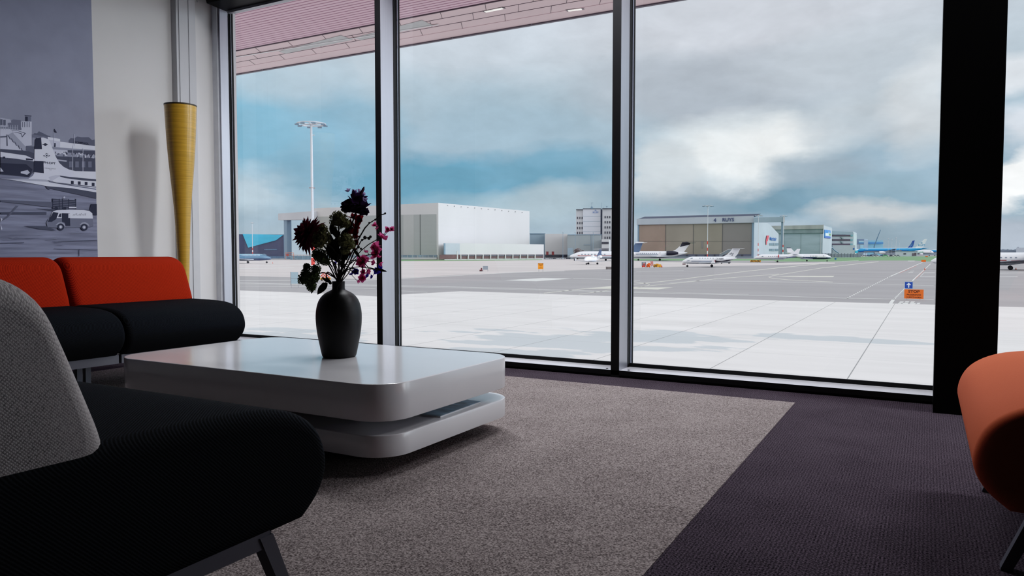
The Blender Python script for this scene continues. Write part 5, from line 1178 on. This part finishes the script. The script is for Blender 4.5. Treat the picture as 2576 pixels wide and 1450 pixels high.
# citation in front of the gantry
def c2(x, z): return 1 if (x > .72 and -.5+(x-.72)*2.4 < z < -.25+(x-.72)*2.4) else (2 if z < -.55 else 0)
def c2x(t, X, Z, s, near, sg):
    MB().tube([(X(1957.6), near*9*s, Z(644.6)), (X(1959.6), near*9*s, Z(644.6))], 3.5*s, 12).build('intake_cover', COVR, t)
jet('white business jet with red engine covers in front of the hangar gantry post', 1898, 2010, 660.2, 646.5, 12.5, 'L', [WHITEP, mat('stripe_navy', (76,92,150), .4), SHADEP], c2,
    [([(1984,640),(1997,634),(2004,627),(2012,626.8),(2008,640),(2002,645),(1985,645)], .9, WHITEP)], stab=(1994,2004,640,26,4,SHADEP), wing=(1940,1972,653,46,1968,1974,652), engines=[(1959,1980,644.6,3.4,9,WHITEP)], gear=[(1956,10,0),(1912,0,1)], wheel=2.2,
    wins=(1934,5.2,5,645.5,1.7,2.2), winm=PWD, cock=[(1915,647),(1919.5,644),(1921,647)], extra=c2x, d=gd(660.2))
# next jet, nose to the other side
def c3(x, z): return 1 if z < -.42 - (0.25 if x < .1 else 0) + .2*x else (2 if z < -.3+.2*x else 0)
jet('white jet with navy underside, its nose pointing at the grass', 2092.5, 1985, 659, 646, 13.5, 'R', [WHITEP, mat('belly_navy', (60,64,92), .4), STR], c3,
    [([(2006,640),(1998,634),(1988,623.5),(1977,623.5),(1980,640),(1990,645)], .9, WHITEP), ([(1977,622.8),(1987.5,622.8),(1989,624.6),(1977.2,624.6)], 1.0, ROOFD)], stab=(1992,1980,636,30,6), wing=(2046,2014,652,46,2018,2012,651), engines=[(2021,2003,645,3.6,9.5,WHITEP)], gear=[(2030,9,0),(2081,0,1)], wheel=1.9,
    wins=(2039,4,5,644.8,1.9,2.3), winm=PWD, cock=[(2074,645),(2071,642.6),(2070.5,645)], d=gd(659)+12)
# dark blue jet far left
def nv(x, z): return 1 if z < -.35 else (2 if z > .75 else 0)
jet('dark blue jet with a row of pale windows by the navy hangar', 683, 520, 662.5, 647.5, 17, 'R', [mat('jet_teal_blue', (84,122,152), .3, coat=.3), mat('jet_navy', (62,78,112), .35), mat('jet_top_pale', (128,170,190), .3)], nv,
    [([(560,640),(540,630),(525,610),(510,610),(520,640)], 1.1, NAVY)], stab=(526,508,611,40,-8,NAVY), wing=(640,590,652.6,70,602,594,651), wingm=mat('wing_pale', (212,220,232), .4), engines=[(560,535,641,5,14,NAVY)], gear=[(623,17,0),(670.5,0,1)], wheel=3.0,
    wins=(652.5,-3.35,14,642.6,1.9,3.1), winm=mat('lit_window', (208,222,236), .3), cock=[(672,642.6),(666,638.8),(660,639),(659.5,642.4)], name='regional_jet')
# large jet behind the column
def bj(x, z): return 1 if x > .12 and abs(z+.28) < .05 else (2 if z < -.62 else 0)
jet('white jet with a thin red line half hidden by the black column', 2342.5, 2668, 677.5, 651, 31, 'L', [WHITEP, REDS, SHADEP], bj,
    [([(2600,640),(2630,625),(2645,596),(2685,594),(2665,640),(2640,645)], 2, WHITEP)], stab=(2648,2686,595,70,16), wing=(2495,2590,660,110,2585,2605,652), winglet=[(2590,653),(2604,652),(2610,634),(2604,634)], wingm=mat('wing_shade', (112,116,128), .5), engines=[(2575,2628,644,9.5,25,WHITEP)], gear=[(2541,26,0),(2372,0,1)], wheel=5.2,
    wins=(2506,11.8,5,648,5,3.8), winm=PWIN, cock=[(2362,648),(2373,641.5),(2376,648)], d=gd(677.5))
# the blue wide-body
SKY = mat('airline_sky_blue', (34,152,214), .3, var=.02, scale=.1, coat=.2); DBL = mat('airline_deep_blue', (40,96,178), .35); GRB = mat('airline_grey_belly', (150,164,176), .5); TOPW = mat('airline_top', (206,224,232), .4)
def wb(x, z): 
    if z > .82: return 3
    lim = -.42 if x > .16 else -.42 - (.16-x)*3.4
    return 0 if z > lim+.28 else (1 if z > lim and x < .75 else (2 if z <= lim else 0))
T7 = mat('airline_crown_teal', (28,150,190), .5)
def wbx(t, X, Z, s, near, sg):
    mb = MB(); T = Matrix(((1,0,0,X(2315)),(0,0,near,near*1.7*s),(0,1,0,Z(617.8)),(0,0,0,1))); klm(mb, T, 5.2*s); mb.build('crown_sign', T7, t)
    mb = MB(); fx = X(2181); T = Matrix(((1,0,0,fx),(0,0,near,near*5.2*s),(0,1,0,Z(628.3)),(0,0,0,1))); mb.text('KLM', 3.0*s, T, bold=.03); mb.build('fuselage_name', WHITEP, t)
    mb = MB(); mb.prism([(X(2229), near*5*s, Z(632)),(X(2252), near*5*s, Z(628)),(X(2256), near*30*s, Z(625.5)),(X(2248), near*30*s, Z(626.5))], (0,0,-.5*s)); mb.build('raised_flap', GRB, t)
WFN = mat('fin_white', (222,228,232), .4)
jet('long sky blue wide-body airliner with a white crowned tail fin', 2156, 2328, 646.5, 629.8, 11, 'L', [SKY, DBL, GRB, TOPW], wb,
    [([(2300,624.5),(2310,614),(2322,603),(2328,603),(2321,620),(2317,625)], .8, WFN)], stab=(2316,2326,625,24,8), wing=(2218,2262,634,70,2262,2268,630), engines=[(2212,2228,636,3.5,17,mat('nacelle_white',(224,228,232),.4))], gear=[(2242,9,0),(2178,0,1)], wheel=1.9, shape=AIRL, name='airliner', extra=wbx, d=1010, wingm=GRB)
def fin_only(label, pts, m, d, extra=None, name='airliner', nose=2100, tail=2290):
    return None
jet('airliner with a dark blue tail fin, parked behind the sky blue one', 2130, 2299, 645.5, 631.5, 8.4, 'L', [TOPW, GRB, GRB], lambda x, z: 0 if z > -.4 else 1,
    [([(2280,624.5),(2287,617),(2292,607),(2297.5,606),(2293.5,622),(2291,625)], .7, mat('fin_dark_blue', (44,78,156), .4))], stab=(2286,2296,627,20,6), wing=(2205,2235,634,50,2235,2240,631), engines=[(2200,2212,636,2.6,14,TOPW)], gear=[(2220,7,0),(2150,0,1)], wheel=1.5, shape=AIRL, name='airliner', d=1165,
    extra=lambda t, X, Z, s, near, sg: MB().tube([(X(x), near*.9*s, Z(y)) for x, y in ((2286,623),(2289,618),(2292,615.5),(2293.5,613.5),(2291.5,612.6),(2289.5,614),(2290.5,617.5),(2292.5,622.5))], .35*s, 5).build('tail_emblem', mat('emblem_aqua', (120,190,216), .5), t))
jet('white airliner lettered in green, nose towards the black column', 2348.5, 2240, 645.8, 634.2, 9, 'R', [WHITEP, GRB, GRB], lambda x, z: 0 if z > -.6 else 1,
    [([(2266,631),(2258,628),(2251,624.6),(2245,624.6),(2247,629),(2252,632)], .7, WHITEP)], stab=(2254,2246,630,18,-5), wing=(2322,2290,637.5,46,2298,2290,635), engines=[(2322,2311,640,2.4,13,WHITEP)], gear=[(2298,6,0),(2338,0,1)], wheel=1.4, shape=AIRL, name='airliner', d=1075, texts=[('transavia', 2312.5, 634.2, 5.4, mat('airline_green', (90,180,150), .5))], cock=[(2343.5,634),(2340.5,632.6),(2340,634)])
jet('sky blue airliner nose showing beside the black column', 2338, 2440, 645, 632.5, 8, 'L', [SKY, DBL, GRB, TOPW], wb,
    [([(2420,628),(2428,618),(2436,608),(2442,608),(2436,626)], .7, WFN)], stab=(2430,2440,629,18,5), wing=(2375,2400,636,44,2400,2405,633), engines=[(2372,2382,638,2.4,12,TOPW)], gear=[(2390,6,0),(2352,0,1)], wheel=1.4, shape=AIRL, name='airliner', d=1135)
# ------------------------------------------------------------------ ground equipment and signs
ORNG = mat('sign_orange', (232,116,44), .6, var=.03); ORNY = mat('sign_amber', (242,156,40), .6, var=.03); INK = mat('sign_ink', (52,30,26), .6); POST = mat('sign_post_grey', (120,126,134), .5); BOARDB = mat('board_blue_grey', (150,172,184), .6)
def sign(label, x0, x1, y0, y1, yb, m, posts, name='sign_board', cat='sign', fn=None, d=None, backm=None):
    d = d or gd(yb); s = d/F; xc = (x0+x1)/2; p = P2(xc, d); t = thing(name, label, cat, (p[0], p[1], Z0), -az(xc)); w = (x1-x0)*s/2; zt, zb = (yb-y0)*s, (yb-y1)*s
    MB().box(-w, w, -.4*s, 0, zb, zt).build('panel', m, t)
    for k in posts: mb = MB(); mb.box(k*w-.35*s, k*w+.35*s, .02*s, .5*s, 0, zt*.96); mb.build('post', POST, t)
    if fn: fn(t, w, zb, zt, s)
    return t
def stext(t, string, size, x, z, s, m=None, sc=(1,1)):
    T = Matrix(((1,0,0,x),(0,0,-1,-.45*s),(0,1,0,z),(0,0,0,1))); MB().text(string, size, T, bold=.03, font_scale=sc).build('lettering', m or INK, t)
def f1(t, w, zb, zt, s):
    h = zt-zb; stext(t, 'STOP', h*.40, 0, zt-h*.25, s, sc=(1.12,.95)); stext(t, 'PASSERENDE', h*.24, 0, zt-h*.60, s, sc=(.98,.85)); stext(t, 'VLIEGTUIGEN', h*.24, 0, zt-h*.86, s, sc=(.95,.85))
sign('orange board reading STOP PASSERENDE VLIEGTUIGEN on the apron', 2280, 2323, 728.5, 752, 755, ORNG, (-.7,.65), fn=f1)
def f2(t, w, zb, zt, s):
    mb = MB(); h = zt-zb; c = (zb+zt)/2
    mb.face([(x*w, -.46*s, c+y*h/2) for x, y in ((-.14,-.72),(.14,-.72),(.14,.05),(.62,.05),(0,.74),(-.62,.05),(-.14,.05))]); mb.build('white_arrow', mat('arrow_white', (214,230,244), .5), t)
    MB().rings([[Vector((a*w*k, -.42*s, c+b*h/2*k)) for a, b in ((-1,-1),(1,-1),(1,1),(-1,1))] for k in (1.0, .93)], cap=False).build('border', mat('sign_border_blue', (120,160,204), .5), t)
sign('blue square sign with a white arrow standing above the orange STOP board', 2279, 2297, 709.3, 726.8, 752, mat('sign_blue', (36,80,176), .5), (0,), fn=f2)
def f3(t, w, zb, zt, s):
    h = zt-zb; stext(t, 'PAS OP!', h*.27, 0, zt-h*.17, s, sc=(.95,.9)); mb = MB()
    for z, ww in ((.36,.75),(.46,.35),(.66,.4),(.84,.85)): mb.box(-w*ww, w*ww, -.46*s, -.42*s, zt-h*z-h*.035, zt-h*z+h*.035)
    mb.build('small_print', mat('sign_ink_soft', (176,100,30), .6), t)
sign('amber warning board reading PAS OP on two grey legs out on the taxiway', 1353.5, 1367, 662.3, 677.3, 683.8, ORNY, (-.72,.78), fn=f3)
sign('grey blue board on two legs beside the little red tractor', 1215, 1227.3, 669.7, 679, 683.2, mat('board_grey', (140,152,164), .6), (-.95,.95))
sign('tall pale blue framed board standing behind the flowers', 730.5, 749, 685, 714, 724.5, BOARDB, (-.82,.98), fn=lambda t, w, zb, zt, s: [MB().box(-w*1.04, -w*.9, -.5*s, 0, zb*.6, zt*1.01).build('frame_side', POST, t), MB().box(-w, w, -.5*s, -.42*s, (zb+zt)*.47, (zb+zt)*.49).build('cross_bar', POST, t)])
sign('small orange board at the near edge of the grass', 2319, 2329, 654.3, 659.5, 660.2, ORNG, (-.7,.7))
sign('small orange board set back in the far grass', 2328.5, 2334, 644.3, 646.9, 647.8, ORNG, (-.5,.5))
# little tractor
def wheelset(mb_parent, pts, r, w_, m=TYRE):
    for x, y, z in pts: MB().tube([(x, y-w_/2, z),(x, y+w_/2, z)], r, 12).build('wheel', m, mb_parent)
d = gd(683); s = d/F; p = P2(1210, d); t = thing('tractor', 'tiny dark red tow tractor beside the grey blue board', 'tractor', (p[0],p[1],Z0), -az(1210)+.5)
mb = MB(); mb.box(-3*s,3*s,-2*s,2*s,1.5*s,4*s); mb.box(0,2.6*s,-1.6*s,1.6*s,4*s,8.5*s); mb.build('body', mat('tractor_red', (128,66,72), .5), t); MB().box(.3*s,2.3*s,-1.7*s,1.7*s,5.4*s,7.6*s).build('cab_window', DARK, t)
wheelset(t, [(-2*s,-1.8*s,1.4*s),(2*s,-1.8*s,1.4*s),(-2*s,1.8*s,1.4*s),(2*s,1.8*s,1.4*s)], 1.4*s, .8*s)
# concrete block, equipment cluster
d = gd(678.5); s = d/F; p = P2(1532, d); t = thing('crate', 'grey brown low crate beside the second mullion out on the taxiway', 'crate', (p[0],p[1],Z0), -az(1532)); mb = MB(); mb.box(-7*s,9*s,0,5*s,.8*s,7*s); mb.build('box', mat('crate_grey', (126,120,120), .7), t); mb = MB()
for x in (-7.5,-5,9): mb.box(x*s,(x+.8)*s,-.4*s,0,0,7.4*s)
mb.build('corner_post', mat('crate_dark', (90,86,88), .7), t)
YB = mat('machine_yellow', (226,166,52), .6, var=.05); HAZ = mat('machine_black', (52,46,44), .7); MRD = mat('machine_red', (206,66,52), .6); MOR = mat('machine_orange', (240,104,36), .6)
def hazard(mb, x0, x1, z0, z1, y, n, s):
    dx = (x1-x0)/n
    for k in range(n): a = x0+dx*k; mb.face([(a,y,z0),(a+dx*.5,y,z0),(a+dx*1.0,y,z1),(a+dx*.5,y,z1)])
d = gd(673); s = d/F; rz = -az(1625)
p = P2(1620, d); t = thing('ground_power_unit', 'red and grey ground power unit in the bright equipment group', 'ground equipment', (p[0],p[1],Z0), rz); mb = MB(); mb.box(-5.5*s,5*s,0,6*s,4*s,13*s); mb.build('housing', mat('gpu_grey', (110,124,138), .6), t); mb = MB(); mb.box(-5*s,4*s,-.3*s,5*s,1*s,5*s); mb.box(-2.5*s,3.5*s,-.25*s,0,7*s,9.5*s); mb.build('red_panel', MRD, t); mb = MB(); mb.box(-3*s,3*s,-.3*s,0,10*s,11.6*s); mb.build('white_label', HW, t); wheelset(t, [(-4*s,0,1*s),(3.5*s,0,1*s)], 1*s, 1*s)
p = P2(1632, d-1.5); t = thing('tow_tractor', 'orange tow tractor with black hazard stripes in the bright equipment group', 'ground equipment', (p[0],p[1],Z0), rz); mb = MB(); mb.rings([[Vector((x*s,y,z*s)) for x, z in ((-6,.8),(4,.8),(4,10),(0,12),(-2,9),(-5.5,7))] for y in (-.3*s,5*s)]); mb.build('body', MOR, t); mb = MB(); hazard(mb, -5.5*s, .5*s, 2*s, 7*s, -.4*s, 2, s); mb.build('hazard_stripe', HAZ, t); wheelset(t, [(-4*s,-.2*s,1.2*s),(2.8*s,-.2*s,1.2*s)], 1.2*s, 1*s)
p = P2(1640, d+2); t = thing('checkered_board', 'red and white checkered board behind the orange tow tractor', 'ground equipment', (p[0],p[1],Z0), rz); mb = MB(); mb.box(-3.5*s,3.5*s,0,.6*s,4*s,15.5*s); mb.build('board', HW, t); mb = MB()
for a in range(4):
    for b_ in range(6):
        if (a+b_) % 2: mb.box((-3.5+a*1.75)*s, (-3.5+(a+1)*1.75)*s, -.1*s, 0, (4+b_*1.92)*s, (4+(b_+1)*1.92)*s)
mb.build('red_check', MRD, t); MB().box(-.6*s,.6*s,.1*s,.5*s,0,4*s).build('post', POST, t)
p = P2(1653, d); t = thing('ground_cart', 'yellow cart with black hazard stripes beside the orange tow tractor', 'ground equipment', (p[0],p[1],Z0), rz); mb = MB(); mb.box(-9*s,10*s,0,5*s,.8*s,7.5*s); mb.box(-3*s,4*s,1*s,4*s,7.5*s,9*s); mb.build('body', YB, t); mb = MB(); hazard(mb, -9*s, 1*s, 1*s, 7*s, -.15*s, 3, s); mb.build('hazard_stripe', HAZ, t); wheelset(t, [(-6*s,0,1*s),(7*s,0,1*s)], 1*s, 1*s)
def cone(label, px, py, hpx, d=None):
    d = d or gd(py); s = d/F; p = P2(px, d); t = thing('traffic_cone', label, 'cone', (p[0],p[1],Z0)); q = hpx*s
    MB().lathe([(.30*q,.06*q),(.05*q,q)], n=12).build('cone_body', mat('cone_orange', (206,88,52), .6), t); MB().box(-.36*q,.36*q,-.36*q,.36*q,0,.07*q).build('base', HAZ, t); MB().lathe([(.215*q,.38*q),(.145*q,.6*q)], n=12, cap=False).build('band', HW, t)
cone('dark traffic cone beside the yellow striped cart', 1665, 672.8, 6.5); cone('traffic cone on the painted line behind the blue arrow sign', 2327.5, 679.5, 5.5); cone('traffic cone beside the wheel of the jet behind the black column', 2557, 678.8, 5)
cone('tiny cone in front of the nose of the dark blue jet', 685.5, 663, 3.2); 
# barrier row
d = gd(660.5); s = d/F; p = P2(1901, d); t = thing('road_barrier', 'row of black and yellow striped barriers by the jet nose', 'barrier', (p[0],p[1],Z0), -az(1901)); mb = MB(); mb.box(-12.5*s,12.5*s,0,.8*s,.4*s,6*s); mb.build('board', YB, t); mb = MB(); hazard(mb, -12*s, 12*s, .6*s, 5.8*s, -.1*s, 7, s); mb.build('hazard_stripe', HAZ, t); mb = MB()
for x in (-11,-4,4,11): mb.box((x-.6)*s,(x+.6)*s,-1*s,2*s,0,.8*s)
mb.build('foot', HAZ, t)
# checkered vehicle behind the bouquet
d = gd(707); s = d/F; p = P2(817, d); t = thing('service_vehicle', 'red and white checkered yellow service vehicle half hidden by the flowers', 'vehicle', (p[0],p[1],Z0), -az(817)); mb = MB(); mb.box(-12*s,14*s,0,12*s,3*s,8*s); mb.build('chassis', YB, t); mb = MB(); hazard(mb, -11*s, 13*s, 4*s, 7.6*s, -.2*s, 5, s); mb.build('hazard_stripe', HAZ, t); mb = MB(); mb.box(-10*s,11*s,1*s,11*s,8*s,22*s); mb.build('cab', HW, t); mb = MB()
for a in range(6):
    for b_ in range(4):
        if (a+b_) % 2: mb.box((-10+a*3.5)*s, (-10+a*3.5+3.5)*s, .8*s, 1*s, (8+b_*3.5)*s, (8+b_*3.5+3.5)*s)
mb.build('red_check', MRD, t); wheelset(t, [(-8*s,0,2*s),(9*s,0,2*s)], 2.4*s, 2*s)
# stairs truck behind the nearest jet
d = gd(664); s = d/F; p = P2(1826, d); t = thing('boarding_stair', 'dark boarding stair with a sloping rail behind the nearest jet tail', 'stair', (p[0],p[1],Z0), -az(1826)); mb = MB(); mb.tube([(-16*s,0,24*s),(5*s,0,36*s)], .5*s, 5); mb.tube([(-16*s,0,20*s),(5*s,0,31*s)], .4*s, 5); mb.tube([(5*s,0,36*s),(13*s,0,36*s)], .5*s, 5); mb.build('railing', mat('stair_rail', (180,186,192), .4), t)
mb = MB(); mb.rings([[Vector((x*s,y,z*s)) for x, z in ((-15,17),(6,29),(12,29),(12,36),(5,35),(-15,22))] for y in (-1*s,4*s)]); mb.build('steps', mat('stair_dark', (112,124,132), .6), t); mb = MB(); mb.box(-14*s,12*s,0,4*s,2*s,6*s); mb.box(-12*s,-11*s,1*s,3*s,5*s,20*s); mb.box(9*s,10*s,1*s,3*s,5*s,30*s); mb.build('frame', POST, t); wheelset(t, [(-10*s,0,2*s),(8*s,0,2*s)], 2*s, 1.5*s)
# ------------------------------------------------------------------ parked cars
CARP = {n: mat('car_%s' % n, c, .3, coat=.3) for n, c in (('white',(216,220,226)),('silver',(170,178,188)),('black',(64,68,80)),('blue',(96,126,160)),('green',(104,190,130)),('grey',(128,136,148)))}
CGL = mat('car_glass', (74,84,98), .2)
def make_car(label, px, py, w_px, paint, d=None, name='car', flip=1, tall=1.0):
    d = d or gd(py); L = w_px*d/F; p = P2(px, d); t = thing(name, label, 'car', (p[0], p[1], Z0), -az(px)); W = L*.4; k = tall
    prof = [(-.5,.06),(.5,.06),(.5,.17),(.42,.2),(.24,.22),(.12,.33*k),(-.24,.34*k),(-.42,.22),(-.5,.2)]
    MB().rings([[Vector((flip*x*L, y, z*L)) for x, z in prof] for y in (-W/2, -W/2*.98, W/2*.98, W/2)]).build('body', CARP[paint], t)
    MB().rings([[Vector((flip*x*L, y, z*L)) for x, z in ((.205,.225),(.105,.315*k),(-.23,.322*k),(-.37,.225))] for y in (-W/2-.01*L, W/2+.01*L)]).build('side_window', CGL, t)
    for x in (-.3,.3):
        for y in (-W/2, W/2): MB().tube([(x*L, y-.03*L, .07*L),(x*L, y+.03*L, .07*L)], .072*L, 12).build('wheel', TYRE, t)
    return t
for lab, px, w_, c, f in (('white car parked first from the annex end before the white shed', 1375.5, 9, 'white', 1), ('silver car parked second from the annex end before the white shed', 1385, 9, 'silver', -1), ('dark car parked third from the annex end, under the red doors', 1394.5, 9, 'black', 1), ('white hatchback parked fourth from the annex end before the white shed', 1404, 9.5, 'white', -1), ('white estate car parked fifth from the annex end, the longest of the row', 1416, 12.5, 'white', 1), ('dark blue car parked at the grey box end of the row', 1429.5, 12, 'black', -1)):
    make_car(lab, px, 650, w_, c, 488, flip=f)
cols = ['black','white','silver','white','blue','black','silver','white','blue','grey','white','black','white','silver','grey','white','black','silver']
for i in range(14):
    px = 2148 + i*8.6
    if 2221 <= px <= 2234: continue
    make_car('%s car number %s along the row under the blue airliner, counted from the office block' % ({'black':'dark'}.get(cols[i], cols[i]), ('one','two','three','four','five','six','seven','eight','nine','ten','eleven','twelve','thirteen','fourteen','fifteen','sixteen','seventeen')[i]), px, 645, 10.5, cols[i], 884 + (i%3)*9, flip=1 if i%2 else -1, tall=1.25)
make_car('bright green van in the row under the blue airliner', 2228, 645, 13, 'green', 894, name='van', tall=1.25)
# long pale service building and bushes by the row
t = thing('building', 'low pale blue service building under the rear of the blue airliner', 'building', (*P2(2252,915), Z0)); w = Wall(2252,915,2308,915); mb = MB(); solid(mb, [P2(2252,915), P2(2308,915), P2(2308,930), P2(2252,930)], Z0, ZZ(632.5,915)); fin(mb, 'walls', [LBLUE], t)
mb = MB(); w.rect(mb, 2273, 2279, 637.5, 640.5, 0, .3); fin(mb, 'window', [DARK], t); mb = MB(); w.rect(mb, 2295, 2298.5, 637.5, 644, 0, .4); w.rect(mb, 2300, 2305, 636.5, 643.5, 0, .4); fin(mb, 'door', [mat('plum_door', (92,78,92), .6)], t)
mb = MB(); w.rect(mb, 2252, 2308, 632, 633, 0, .5); fin(mb, 'roof_edge', [STEELB], t)
# dark mast/fence clutter before the gulf jets
t = thing('fence', 'dark low fence between the office block and the grass', 'fence', (*P2(2100,600), Z0)); w = Wall(2066,605,2165,650); mb = MB(); w.rect(mb, 2066, 2165, 639, 647.5, 0, .2); fin(mb, 'fence_panel', [mat('dark_fence', (84,94,104), .7, var=.35, scale=1.0, stretch=(1,1,.1))], t)
mb = MB()
for k in range(12): w.rect(mb, 2068+k*8, 2068.6+k*8, 637.5, 647.5, 0, .5)
fin(mb, 'fence_post', [POST], t)
t = thing('signpost', 'small blue sign on the grass by the white jet with navy underside', 'sign', (*P2(2102,400), Z0)); s = 400/F; mb = MB(); mb.box(-2.2*s,2.2*s,0,.4*s,2*s,5.5*s); mb.build('panel', KLMB, t); MB().box(-.3*s,.3*s,.4*s,.8*s,0,5*s).build('post', POST, t)
